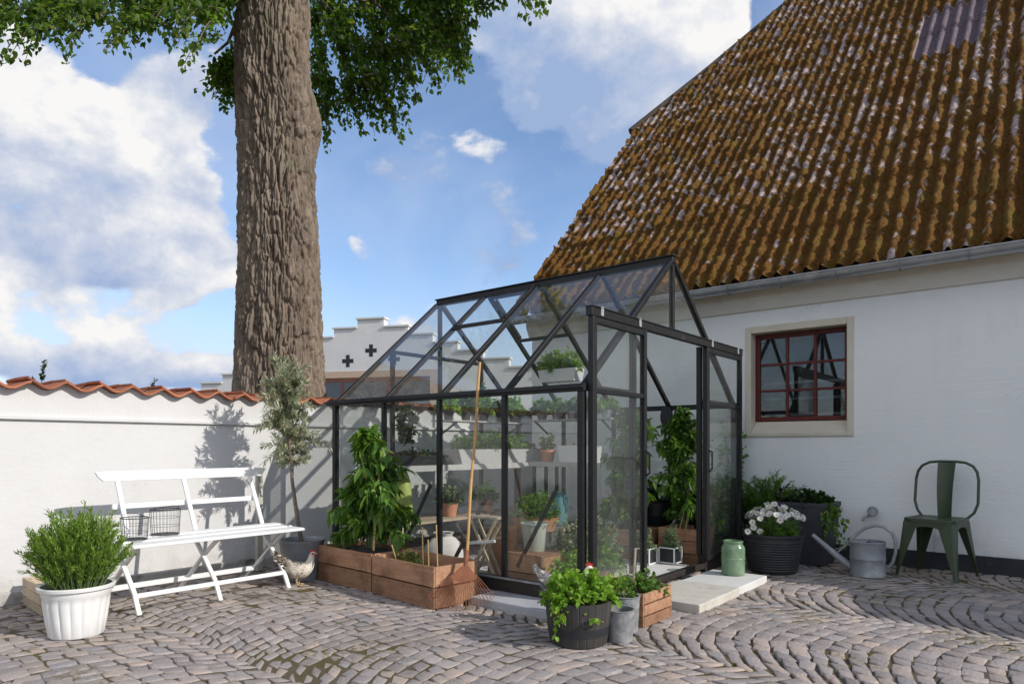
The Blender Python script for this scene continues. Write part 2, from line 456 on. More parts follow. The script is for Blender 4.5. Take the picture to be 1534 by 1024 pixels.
# ------------------------------------------------------------------ material set
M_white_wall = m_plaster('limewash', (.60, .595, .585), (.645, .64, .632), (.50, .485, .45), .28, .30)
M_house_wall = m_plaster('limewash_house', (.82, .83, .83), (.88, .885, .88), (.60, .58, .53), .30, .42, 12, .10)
M_far_wall = m_plaster('far_plaster', (.66, .66, .66), (.74, .735, .73), (.50, .49, .47), .35, .2)
M_cream = m_mottle('cream_trim', (.62, .55, .44), (.70, .64, .54), 6, .85, .3, 40, c=(.45, .38, .29), cfac=(.62, .8))
M_plinth = m_mottle('tar_plinth', (.018, .02, .026), (.035, .037, .043), 9, .7, .4, 60, c=(.10, .095, .085), cfac=(.66, .8), cscale=6)
M_terra = m_mottle('terracotta', (.36, .115, .055), (.48, .185, .095), 7, .8, .4, 70, c=(.20, .09, .06), cfac=(.52, .7), cscale=9, isl=.18)
M_bark_dark = m_mottle('thin_bark', (.14, .11, .085), (.23, .19, .15), 40, .9, .5, 120)
M_zinc = m_mottle('zinc', (.34, .36, .38), (.46, .47, .49), 10, .42, .15, 40, metal=.75, c=(.58, .59, .60), cfac=(.55, .75), cscale=5)
M_zinc_old = m_mottle('old_zinc', (.22, .235, .25), (.36, .37, .385), 9, .6, .3, 60, metal=.35, c=(.48, .49, .49), cfac=(.52, .7), cscale=7)
M_black = m_mottle('black_alu', (.008, .008, .009), (.014, .014, .015), 15, .5, .08, 90, c=(.07, .068, .063), cfac=(.62, .85), cscale=9)
M_glass = m_glass('greenhouse_glass', (.98, .99, .985), 1.0, .03)
M_winglass = m_glass('window_glass', (.60, .63, .64), 2.6, .03)
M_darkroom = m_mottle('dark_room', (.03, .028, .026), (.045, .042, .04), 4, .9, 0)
M_redpaint = m_mottle('oxide_red_paint', (.085, .012, .010), (.13, .02, .015), 14, .55, .2, 60, c=(.09, .02, .016), cfac=(.6, .8))
M_whitepaint = m_mottle('white_paint', (.78, .78, .77), (.84, .84, .83), 9, .48, .12, 50, c=(.66, .65, .61), cfac=(.66, .85), cscale=12)
M_whiteplastic = m_mottle('white_pot', (.74, .735, .72), (.82, .815, .80), 5, .42, .06, 40, c=(.55, .53, .48), cfac=(.64, .85), cscale=6)
M_crate = m_wood('crate_wood', (.27, .135, .075), (.43, .25, .15), (.085, .045, .028), (1.2, 10, 10), isl=.4, stain=.7)
M_crate_v = m_wood('crate_wood_upright', (.33, .175, .10), (.47, .28, .165), (.13, .06, .03), (10, 10, 1.2))
M_crate_pale = m_wood('pale_crate_wood', (.40, .31, .21), (.52, .44, .33), (.16, .10, .06), (10, 1.2, 10), isl=.35)
M_bamboo = m_wood('bamboo', (.50, .33, .13), (.62, .45, .22), (.25, .13, .05), (9, 9, 1), .5, .1, .35)
M_handle = m_wood('rake_handle_wood', (.42, .235, .085), (.56, .34, .14), (.20, .10, .04), (9, 9, .8), .5, .05, .35)
M_rust = m_mottle('rust', (.23, .085, .045), (.34, .14, .075), 22, .8, .4, 110, metal=.15, c=(.12, .05, .035), cfac=(.55, .75), cscale=12)
M_soil = m_mottle('soil', (.022, .016, .012), (.05, .037, .028), 40, .95, .9, 60, bdist=.02)
M_concrete = m_mottle('concrete', (.50, .47, .40), (.60, .57, .50), 7, .85, .35, 90, c=(.38, .35, .29), cfac=(.56, .75), cscale=5)
M_concrete_b = m_mottle('pale_concrete', (.58, .57, .54), (.68, .67, .64), 7, .85, .35, 90, c=(.44, .42, .38), cfac=(.6, .78), cscale=5)
M_blackpot = m_mottle('black_pot', (.018, .019, .022), (.032, .033, .037), 9, .5, .15, 50, c=(.08, .078, .072), cfac=(.62, .8), cscale=8)
M_barrel = m_mottle('barrel_wood', (.030, .028, .027), (.06, .055, .05), 16, .7, .5, 60, stretch=(1, 1, .25), c=(.12, .11, .10), cfac=(.6, .8), cscale=12)
M_galv = m_mottle('galvanised', (.20, .205, .21), (.36, .365, .37), 26, .62, .4, 70, metal=.3, c=(.46, .46, .455), cfac=(.5, .68), cscale=18)
M_green_metal = m_mottle('green_metal', (.026, .044, .018), (.042, .066, .026), 9, .38, .12, 50, metal=.0, spec=.6, c=(.12, .10, .05), cfac=(.66, .8), cscale=14)
M_slate_box = m_mottle('slate_grey_box', (.035, .038, .045), (.055, .058, .066), 7, .6, .2, 60)
M_grey_metal = m_mottle('grey_staging', (.40, .385, .375), (.47, .455, .445), 5, .6, .08, 40)
M_terra_pot = m_mottle('clay_pot', (.46, .20, .12), (.55, .27, .17), 9, .85, .2, 60)
M_pale_bucket = m_mottle('pale_green_bucket', (.36, .40, .33), (.45, .48, .41), 7, .5, .1, 40)
M_teal = m_mottle('teal_enamel', (.06, .16, .18), (.09, .21, .23), 7, .35, .1, 40)
M_copperpan = m_mottle('copper_basket', (.30, .13, .05), (.42, .20, .085), 20, .55, .4, 80, metal=.3)
M_cloth = m_mottle('sack_cloth', (.55, .53, .50), (.64, .62, .59), 20, .9, .4, 160)
M_lime = m_mottle('lime_plastic', (.30, .38, .08), (.38, .46, .12), 5, .5, .05, 40)
M_wire = m_mottle('dark_wire', (.05, .05, .05), (.10, .10, .10), 30, .5, 0, metal=.5)
M_gravel = m_mottle('joint_grit', (.10, .080, .058), (.17, .14, .10), 60, .95, .8, 200, c=(.11, .085, .022), cfac=(.44, .58), cscale=2.2, bdist=.01)
M_leaf_tree = m_leaf('lime_tree_leaf', (.045, .09, .014), (.17, .28, .055), .52)
M_leaf_olive = m_leaf('olive_leaf', (.22, .25, .14), (.50, .52, .38), .2, .5, (1.2, 1.3, .8))
M_leaf_rosemary = m_leaf('rosemary_leaf', (.085, .17, .02), (.26, .40, .06), .3)
M_leaf_tomato = m_leaf('tomato_leaf', (.04, .11, .015), (.17, .31, .05), .35)
M_leaf_fresh = m_leaf('fresh_leaf', (.13, .27, .025), (.32, .50, .08), .38)
M_leaf_mid = m_leaf('mid_leaf', (.06, .14, .02), (.16, .29, .05), .35)
M_leaf_dark = m_leaf('dark_leaf', (.016, .042, .012), (.045, .085, .022), .3)
M_leaf_sage = m_leaf('sage_leaf', (.15, .21, .11), (.30, .36, .22), .25, .6, (1.2, 1.3, .8))
M_leaf_purple = m_leaf('purple_leaf', (.02, .022, .03), (.05, .055, .06), .2, .5, (1, 1, 1))
M_petal = m_leaf('white_petal', (.78, .79, .76), (.86, .86, .83), .3, .5, (1, 1, 1))
M_yolk = m_mottle('flower_eye', (.42, .30, .05), (.55, .40, .08), 20, .8, .3, 100)
M_stem = m_mottle('green_stem', (.10, .16, .05), (.16, .22, .08), 30, .7, .1)
M_feather = None

def m_bark():
    m, k, out = new_mat('furrowed_bark'); v = coords(k, 'Object', (1, 1, .22))
    n = k.noise(v, 9, 8, .68, .3); cc = k.mix(k.mapr(n, .32, .7), (.115, .088, .066), (.29, .23, .178))
    cc = k.mix(k.mapr(k.noise(coords(k), 1.7, 6, .65), .55, .75, 0, .7), cc, (.31, .24, .18))
    cc = k.mix(k.mapr(k.noise(coords(k), 3.3, 6, .65), .56, .72, 0, .55), cc, (.17, .18, .11))
    cc = k.mix(k.mapr(k.noise(coords(k), 14, 5, .65), .60, .72, 0, .6), cc, (.40, .36, .30))
    bsdf(k, out, cc, .92, 0, .2, bump(k, k.noise(v, 40, 8, .7, .4), .7, .012)); return m
M_bark = m_bark()

def m_cobble():
    m, k, out = new_mat('granite_setts'); g = island(k); v = coords(k)
    cc = k.mix(g, (.265, .230, .220), (.41, .358, .335))
    g2 = k.math('FRACT', k.math('MULTIPLY', g, 17.31))
    cc = k.mix(k.mapr(g2, .72, 1.0, 0, .75), cc, (.53, .41, .33))
    cc = k.mix(k.mapr(g2, .14, 0.0, 0, .7), cc, (.27, .265, .285))
    sp = k.noise(v, 190, 3, .7); cc = k.mix(k.mapr(sp, .5, .75, 0, .55), cc, (.56, .53, .51))
    cc = k.mix(k.mapr(sp, .42, .25, 0, .6), cc, (.10, .095, .10))
    # moss and brown grit that creeps over the stones from the joints, in patches
    cc = k.mix(k.math('MULTIPLY', k.mapr(k.noise(v, 1.6, 5, .6), .50, .66), k.mapr(k.noise(v, 26, 5, .65), .46, .6)), cc, (.16, .125, .045))
    cc = k.mix(k.math('MULTIPLY', k.mapr(k.noise(v, 1.1, 4, .6), .45, .7), .35), cc, (.39, .335, .31))
    h = k.math('ADD', k.noise(v, 42, 5, .6), k.math('MULTIPLY', k.noise(v, 150, 3, .6), .5))
    bsdf(k, out, cc, .78, 0, .35, bump(k, h, .75, .012)); return m
M_cobble = m_cobble()

def m_roof():
    m, k, out = new_mat('mossy_corrugated_roof'); v = coords(k)
    at_ = k.node('ShaderNodeAttribute'); at_.attribute_name = 'moss'
    pt = k.node('ShaderNodeAttribute'); pt.attribute_name = 'patch'
    n = k.noise(v, 34, 6, .65); n2 = k.noise(v, 5, 5, .6); n3 = k.noise(v, 75, 4, .6)
    moss = k.mix(k.mapr(n, .3, .7), (.058, .025, .007), (.215, .098, .019))
    moss = k.mix(k.mapr(n2, .48, .68, 0, .8), moss, (.145, .098, .018))
    moss = k.mix(k.mapr(n3, .60, .75, 0, .7), moss, (.34, .20, .055))
    bare = k.mix(k.mapr(n, .35, .65), (.27, .205, .195), (.52, .43, .41))
    clean = k.mix(k.mapr(n, .35, .65), (.12, .09, .105), (.24, .19, .21))
    bare = k.mix(pt.outputs['Fac'], bare, clean)
    cc = k.mix(k.mapr(at_.outputs['Fac'], .42, .52, smooth=True), bare, moss)
    bsdf(k, out, cc, .92, 0, .2, bump(k, k.math('ADD', n, k.math('MULTIPLY', n3, .6)), .8, .02)); return m
M_roof = m_roof()

# ------------------------------------------------------------------ ground and setts
g = MB(); g.add([(-600, -600, -.0070), (600, -600, -.0070), (600, 600, -.0070), (-600, 600, -.0070)], [(0, 1, 2, 3)])
tag(g.build('ground', M_gravel), kind='structure')

def setts():
    rs = np.random.RandomState(11)
    W, s, a0 = 1.36, 0.088, R(43)
    Rr = W / 2 / math.sin(a0); step = 0.099
    V, Fq = [], []; rings = None
    for c in range(-1, 7):
        cyy = -.35 + c * W
        ph = rs.uniform(0, s)
        for r in range(-8, 112):
            xc = -5.6 + r * s + ph
            na = int(round(2 * a0 * Rr / step)); off = rs.uniform(-.25, .25)
            edges = np.linspace(-a0, a0, na + 1); edges[1:-1] += (rs.uniform(-.16, .16, na - 1) + off * .6) * (2 * a0 / na)
            edges[0] -= .008; edges[-1] += .008
            for i in range(na):
                t0, t1 = edges[i], edges[i + 1]; tm = (t0 + t1) / 2
                # arc bulges towards -X; centre of its circle lies at +X
                cx = xc + Rr * math.cos(a0) * 0 + Rr - Rr * math.cos(tm); cy = cyy + Rr * math.sin(tm)
                if not (-5.22 < cx < 2.6 and -.6 < cy < 6.50): continue
                th = s * math.cos(tm) * .5 - .0042; wd = (t1 - t0) * Rr * .5 - .0042
                ca, sa = math.cos(tm), math.sin(tm)
                # local axes: e1 along the arc, e2 across it (radial, towards the bulge)
                ra = tm + rs.normal() * .085; sk = rs.normal() * .14; e1 = np.array([math.sin(ra), math.cos(ra)]); e2 = np.array([-1.0, sk])
                q = []
                jit = rs.uniform(-.009, .009, (4, 2)); zt = rs.uniform(-.0045, .003); tilt = rs.uniform(-.06, .06, 2)
                for lvl, (ins, dz) in enumerate(((-.001, -.05), (0, -.0045), (.0025, -.0015), (.006, 0))):
                    for kx, (u, w) in enumerate(((-1, -1), (1, -1), (1, 1), (-1, 1))):
                        a = u * (wd - ins) + jit[kx, 0]; b = w * (th - ins) + jit[kx, 1]
                        p = np.array([cx, cy]) + e1 * a + e2 * b
                        q.append((p[0], p[1], dz + zt + tilt[0] * a + tilt[1] * b))
                base = len(V); V += q
                for l in range(3):
                    for kx in range(4):
                        n_ = (kx + 1) % 4
                        Fq.append((base + l * 4 + kx, base + l * 4 + n_, base + l * 4 + 4 + n_, base + l * 4 + 4 + kx)[::-1])
                Fq.append((base + 12, base + 15, base + 14, base + 13))
    V = np.array(V); wx = fbm(V[:, 0] * 1.1 + 30, V[:, 1] * 1.1 + 30, V[:, 0] * 0 + 4.4, 3) - .5; wy = fbm(V[:, 0] * 1.1 + 60, V[:, 1] * 1.1 + 10, V[:, 0] * 0 + 8.4, 3) - .5
    wz = fbm(V[:, 0] * .8 + 12, V[:, 1] * .8 + 41, V[:, 0] * 0 + 1.4, 3) - .5
    V[:, 0] += .22 * wx; V[:, 1] += .22 * wy; V[:, 2] += np.clip(.03 * wz, -.003, .004)
    o = np_mesh('cobblestone_paving', V, Fq, M_cobble)
    tag(o, kind='structure')
setts()

# ------------------------------------------------------------------ garden wall
WX = -5.24
def garden_wall():
    L = (-5.4, 3.5, 0)
    t = thing('garden_wall', 'low whitewashed garden wall capped with wavy red clay tiles', 'wall', L)
    m = MB(); pitch = .21
    ys = np.arange(-2.6, 7.75, pitch / 10)
    prof = lambda y: .023 * math.cos(2 * PI * (y - 1.45) / pitch)
    top = lambda y: 1.392 + prof(y)
    for side, xx in ((1, WX), (-1, WX - .34)):
        vs = []
        for y in ys: vs += [(xx, y, 0), (xx, y, 1.17), (xx, y, top(y))]
        fs = []
        for i in range(len(ys) - 1):
            for j in (0, 1):
                f = (i * 3 + j, i * 3 + 3 + j, i * 3 + 4 + j, i * 3 + 1 + j); fs.append(f if side == 1 else f[::-1])
        m.add(vs, fs)
    # top and ends
    vs = []
    for y in ys: vs += [(WX, y, top(y)), (WX - .17, y, top(y) + .002), (WX - .34, y, top(y))]
    m.add(vs, [(i * 3 + j, i * 3 + 3 + j, i * 3 + 4 + j, i * 3 + 1 + j) for i in range(len(ys) - 1) for j in (0, 1)])
    m.bx(WX - .339, WX - .001, -2.62, -2.6, 0, 1.38); m.bx(WX - .339, WX - .001, ys[-1], ys[-1] + .02, 0, 1.38)
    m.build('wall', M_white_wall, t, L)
    l = MB(); l.bx(WX - .002, WX + .026, -2.6, 7.7, 1.172, 1.196)
    l.build('ledge', M_white_wall, t, L, bevel=.004)
    f = MB(); f.bx(WX - .002, WX + .035, -2.6, 7.7, -.03, .075)
    f.build('footing', m_mottle('damp_footing', (.36, .345, .32), (.50, .48, .45), 5, .9, .5, 40, c=(.16, .15, .12), cfac=(.5, .68), cscale=5), t, L, bevel=.012)
    # saddle of wavy tiles: every tile its own little shell, lapping over its neighbour at the crest
    c = MB(); rs = random.Random(5)
    n0, n1 = int((-2.6 - 1.45) / pitch), int((7.6 - 1.45) / pitch)
    for i in range(n0, n1):
        y0 = 1.45 + i * pitch
        for side in (1, -1):
            dz = rs.uniform(-.004, .004); dx = rs.uniform(-.010, .010); tl = rs.uniform(-.006, .006)
            nn = 12; vs = []
            for q in range(nn + 1):
                u = q / nn; y = y0 - .012 + u * (pitch + .02)
                w = .025 * math.cos(2 * PI * u * .97) + (.010 if u < .08 else 0) + dz + tl * u + (.006 * (1 - u))
                for xo, zo in ((-.172 + dx * .2, .004), (-.08, .003), (.062 + dx, .0)):
                    xx = WX + xo if side == 1 else WX - .34 - xo
                    vs += [(xx, y, 1.408 + zo + w), (xx, y, 1.408 + zo + w - .015)]
            fs = []
            for q in range(nn):
                b = q * 6; e = b + 6
                for j in (0, 2):
                    fs.append((b + j, e + j, e + j + 2, b + j + 2)); fs.append((b + j + 1, b + j + 3, e + j + 3, e + j + 1))
                fs.append((b + 4, e + 4, e + 5, b + 5))
            fs.append((0, 2, 3, 1)); fs.append((2, 4, 5, 3)); e = nn * 6; fs.append((e, e + 1, e + 3, e + 2)); fs.append((e + 2, e + 3, e + 5, e + 4))
            if side == -1: fs = [f[::-1] for f in fs]
            c.add(vs, fs)
    c.build('tile_coping', M_terra, t, L, smooth=True)
    return t
garden_wall()

# ------------------------------------------------------------------ house
HY = 6.53
EZ, EY, SL = 2.53, 6.30, 1.09
HX0, HX1 = -5.0, 4.2          # walls
RX0, RX1 = -5.06, 4.4           # roof
def house():
    L = (-1.0, HY, 0)
    t = thing('house', 'white lime-washed house with a steep mossy corrugated roof and dark plinth', 'house', L)
    ox0, ox1, oz0, oz1 = -2.35, -1.505, 1.12, 2.075
    m = MB()
    xs = [HX0, ox0, ox1, HX1]; zs = [-.1, oz0, oz1, 2.62]
    for i in range(3):
        for j in range(3):
            if i == 1 and j == 1: continue
            m.add([(xs[i], HY, zs[j]), (xs[i + 1], HY, zs[j]), (xs[i + 1], HY, zs[j + 1]), (xs[i], HY, zs[j + 1])], [(0, 1, 2, 3)])
    yk = 9.27; zk = EZ + SL * (yk - EY); yr = 12.3; zr = EZ + SL * (yr - EY); yb = 2 * yr - HY
    # end wall up to the half hip, far wall, right end
    m.add([(HX0, HY, -.1), (HX0, HY, 2.70), (HX0, yk, zk - .1), (HX0, 2 * yr - yk, zk - .1), (HX0, yb, 2.70), (HX0, yb, -.1)], [(0, 1, 2, 3, 4, 5)])
    m.add([(HX1, HY, -.1), (HX1, yb, -.1), (HX1, yb, 2.70), (HX1, yr, zr - .1), (HX1, HY, 2.70)], [(0, 1, 2, 3, 4)])
    m.add([(HX0, yb, -.1), (HX0, yb, 2.7), (HX1, yb, 2.7), (HX1, yb, -.1)], [(0, 1, 2, 3)])
    m.build('wall', M_house_wall, t, L)
    pl = MB(); pl.bx(HX0 - .02, HX1, HY - .022, HY - .001, -.05, .135); pl.build('plinth', M_plinth, t, L, bevel=.006)
    co = MB(); co.prism([(0, 2.29), (.03, 2.29), (.05, 2.33), (.085, 2.40), (.095, 2.46), (0, 2.46)], (HX0 - .02, HY - .001, 0), (0, -1, 0), (0, 0, 1), (1, 0, 0), HX1 - HX0)
    co.build('cornice', m_mottle('pale_cornice', (.68, .64, .57), (.76, .73, .66), 5, .85, .3, 40, c=(.55, .49, .41), cfac=(.6, .8)), t, L)
    so = MB(); so.bx(RX0 + .05, RX1, EY + .02, HY + .2, 2.462, 2.475); so.build('soffit', M_cream, t, L)
    # ---- roof sheet with corrugation, laps and moss
    pitch = .1275; row = .62; cosr = 1 / math.sqrt(1 + SL * SL); sinr = SL * cosr
    x = np.concatenate([np.arange(RX0, .75, pitch / 9), np.arange(.75, RX1, pitch / 6)])
    Lm = (yr - EY) / cosr
    v = np.arange(-.075, Lm, .0185)
    X, V_ = np.meshgrid(x, v, indexing='ij')
    ci = np.floor((X - RX0) / pitch + .25).astype(int); ri = np.floor(V_ / row).astype(int)
    fr = V_ / row - ri
    ph = 2 * PI * ((X - RX0) / pitch)
    wob = (fbm(X * .9, V_ * .7, X * 0 + 3.3, 3) - .5)
    prof = .5 + .5 * np.cos(ph + wob * .8)
    crest = prof ** .62
    n_big = fbm(X * 1.3 + 5, V_ * 1.1, X * 0 + 1.1, 4)
    n_cl = fbm(X * 20, V_ * 13, X * 0 + 9.7, 3)
    n_fi = fbm(X * 48, V_ * 40, X * 0 + 2.2, 3)
    colv = np.random.RandomState(3).rand(400, 60)[np.clip(ci, 0, 399), np.clip(ri, 0, 59)]
    moss = n_cl * .82 + n_big * .20 + .04 + .085 + .10 * (colv - .5) - .27 * (crest - .45)
    moss = moss + .12 * (V_ < 1.3) - .05 * (V_ > 6.2)
    patch = ((X > -1.34) & (X < -.70) & (ri >= 6) & (ri <= 7)).astype(float)
    patch2 = ((X > -2.6) & (X < -1.9) & (ri == 8)).astype(float) * .6
    moss = moss - .6 * patch - .2 * patch2
    mk = np.clip((moss - .42) / .1, 0, 1)
    lap = .020 * (1 - fr) + .012 * (fr < .04)
    h = .074 * crest + lap + mk * (.008 + .075 * np.clip(n_cl - .40, 0, 1) * (0.4 + crest)) + (n_fi - .5) * (.004 + .022 * mk) + .05 * (n_big - .5) + .012 * (colv - .5) * (fr < .5)
    Y = EY + V_ * cosr - h * sinr; Z = EZ + V_ * sinr + h * cosr
    hip = lambda y: np.where(y > yk, RX0 + (y - yk) * (1.64 / 2.3), -99)
    nx, nv = len(x), len(v)
    idx = np.arange(nx * nv).reshape(nx, nv)
    q = np.stack([idx[:-1, :-1], idx[1:, :-1], idx[1:, 1:], idx[:-1, 1:]], -1).reshape(-1, 4)
    cxm = (X[:-1, :-1] + X[1:, 1:]).ravel() / 2; cym = (EY + (V_[:-1, :-1] + V_[1:, 1:]) / 2 * cosr).ravel()
    q = q[cxm > hip(cym)]
    P = np.stack([X - L[0], Y - L[1], Z - L[2]], -1).reshape(-1, 3)
    ro = np_mesh('roof', P, q, M_roof, t, True, {'moss': moss.ravel(), 'patch': np.maximum(patch, patch2).ravel()})
    # the far slope, the half hip and the boards at its edges
    xr = RX0 + (yr - yk) * 1.64 / 2.3
    b = MB(); b.add([(xr, yr, zr), (RX1, yr, zr), (RX1, 2 * yr - EY, EZ), (RX0, 2 * yr - EY, EZ), (RX0, 2 * yr - yk, zk)], [(0, 1, 2, 3, 4)])
    b.add([(RX0, yk, zk), (xr, yr, zr), (RX0, 2 * yr - yk, zk)], [(0, 1, 2)])
    b.build('far_roof_slope', M_roof, ro, L)
    hb = MB(); hb.tube([(RX0 - .08, yk - .08, zk - .0), (RX0 + .7, yk + .98, zk + 1.12), (xr, yr, zr + .06)], .062, 8)
    hb.build('hip_capping', m_mottle('hip_board', (.05, .04, .03), (.10, .075, .05), 9, .9, .4), ro, L)
    vb = MB(); vb.bar((RX0 + .01, EY + .02, EZ - .04), (RX0 + .01, yk, zk - .03), .03, .11)
    vb.build('verge_board', M_bark_dark, ro, L)
    # ---- gutter
    gu = MB(); gy, gz, gr = 6.255, 2.492, .064
    n = 12; segs = np.arange(RX0 - .02, RX1, .9)
    vs = []
    ring = [(gr * math.cos(PI + PI * k / n), gr * math.sin(PI + PI * k / n)) for k in range(n + 1)]
    ring += [((gr - .006) * math.cos(2 * PI - PI * k / n), (gr - .006) * math.sin(2 * PI - PI * k / n)) for k in range(n + 1)]
    for xx in (RX0 - .02, RX1): vs += [(xx, gy + a, gz + c) for a, c in ring]
    mN = len(ring); gu.add(vs, [(i, (i + 1) % mN, mN + (i + 1) % mN, mN + i) for i in range(mN)] + [tuple(range(mN)), tuple(range(2 * mN - 1, mN - 1, -1))])
    gu.tube([(RX0 - .02, gy - gr, gz), (RX1, gy - gr, gz)], .009, 8)
    gt = gu.build('gutter', M_zinc, t, L, smooth=True)
    for i, xx in enumerate(np.arange(RX0 + .25, RX1, .47)):
        br = MB(); w = .014 if i % 2 else .022; rr = gr + (.005 if i % 2 else .007)
        pts = [(xx, gy + rr * math.cos(PI + PI * k / 10), gz + rr * math.sin(PI + PI * k / 10)) for k in range(11)]
        for p, q_ in zip(pts[:-1], pts[1:]): br.bar(p, q_, w, .004, (1, 0, 0))
        br.build('gutter_bracket', M_zinc_old, gt, L)
    # ---- window
    w = MB(); yo = HY - .018
    w.bx(-2.405, ox0, yo, HY + .12, 1.09, 2.14); w.bx(ox1, -1.45, yo, HY + .12, 1.09, 2.14); w.bx(ox0, ox1, yo, HY + .12, oz1, 2.14)
    w.prism([(0, 1.09), (0, 1.125), (.118, 1.235), (.118, 1.09)], (ox0, yo, 0), (0, 1, 0), (0, 0, 1), (1, 0, 0), ox1 - ox0)
    wn = w.build('window', M_cream, t, L, bevel=.006)
    fr_ = MB(); fy0, fy1 = HY + .10, HY + .145; fz0, fz1 = 1.238, 2.072
    fr_.bx(ox0 + .001, ox0 + .045, fy0, fy1, fz0, fz1); fr_.bx(ox1 - .045, ox1 - .001, fy0, fy1, fz0, fz1)
    fr_.bx(ox0 + .045, ox1 - .045, fy0, fy1, fz1 - .045, fz1); fr_.bx(ox0 + .045, ox1 - .045, fy0, fy1, fz0, fz0 + .04)
    ix0, ix1, iz0, iz1 = ox0 + .045, ox1 - .045, fz0 + .04, fz1 - .045
    for k in (1, 2):
        xx = ix0 + (ix1 - ix0) * k / 3; fr_.bx(xx - .013, xx + .013, fy0 + .004, fy1 - .004, iz0, iz1)
    for k in (1, 2):
        zz = iz0 + (iz1 - iz0) * k / 3
        for j in range(3):
            a = ix0 + (ix1 - ix0) * j / 3 + (.013 if j else 0); b_ = ix0 + (ix1 - ix0) * (j + 1) / 3 - (.013 if j < 2 else 0)
            fr_.bx(a, b_, fy0 + .007, fy1 - .007, zz - .012, zz + .012)
    fr_.build('window_frame', M_redpaint, wn, L, bevel=.003)
    gl = MB(); gl.bx(ix0, ix1, fy0 + .018, fy0 + .024, iz0, iz1); gl.build('window_pane', M_winglass, wn, L)
    rl = MB()
    for zz in (1.295, 1.445, 1.60): rl.bx(ix0, ix1, fy1 + .10, fy1 + .11, zz, zz + .022)
    rl.build('window_rail', M_whitepaint, wn, L)
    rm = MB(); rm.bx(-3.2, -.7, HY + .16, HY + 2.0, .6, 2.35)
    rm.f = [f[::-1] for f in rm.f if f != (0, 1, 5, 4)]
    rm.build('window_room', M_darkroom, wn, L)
    # ---- lean-to block out of view, added to cast the shadow on the paving
    p = MB(); p.bx(2.0, 3.8, 5.2, HY - .03, -.05, 1.75); p.build('shadow_caster', M_house_wall, t, L)
    pr = MB(); pr.prism([(0, 1.752), (1.36, 2.02), (1.36, 2.06), (-.06, 1.785)], (1.98, 5.2, 0), (0, 1, 0), (0, 0, 1), (1, 0, 0), 1.86)
    pr.build('shadow_caster_roof', M_terra, t, L)
    return t
house()

v_ = MB(); v_.bx(-.05, .05, -.014, 0, -.075, .075)
for q in range(5): v_.bx(-.04, .04, -.02, -.015, -.055 + q * .025, -.043 + q * .025)
tag(v_.build('wall_vent', M_whitepaint, bevel=.002), 'small white air grille on the house wall behind the green chair', 'vent').location = (-.79, HY - .001, .21)

def tap():
    t = thing('wall_tap', 'small grey metal garden tap with a round handwheel on the white wall', 'tap', (-1.30, HY, .42))
    b = MB(); b.tube([(0, 0, 0), (0, -.07, 0)], .012, 10); b.tube([(0, -.05, 0), (-.05, -.09, -.03), (-.06, -.10, -.06)], [.014, .012, .011], 10)
    b.lathe([(.028, 0), (.028, .006)], (0, 0, 0), 16, cap1=True)
    b.build('tap_body', M_zinc_old, t, smooth=True)
    h = MB(); pts = [(.036 * math.cos(a), -.085 + .012 * math.sin(a * 0), .036 * math.sin(a) + .0) for a in np.linspace(0, 2 * PI, 20)]
    h.tube([(.015 + q[0], q[1], .028 + q[2]) for q in pts], .008, 6)
    h.prism([(.034 * math.cos(a), .034 * math.sin(a)) for a in np.linspace(0, 2 * PI, 16)[:-1]], (.015, -.088, .028), (1, 0, 0), (0, 0, 1), (0, 1, 0), .008)
    h.build('handwheel', M_zinc_old, t, smooth=True)
tap()

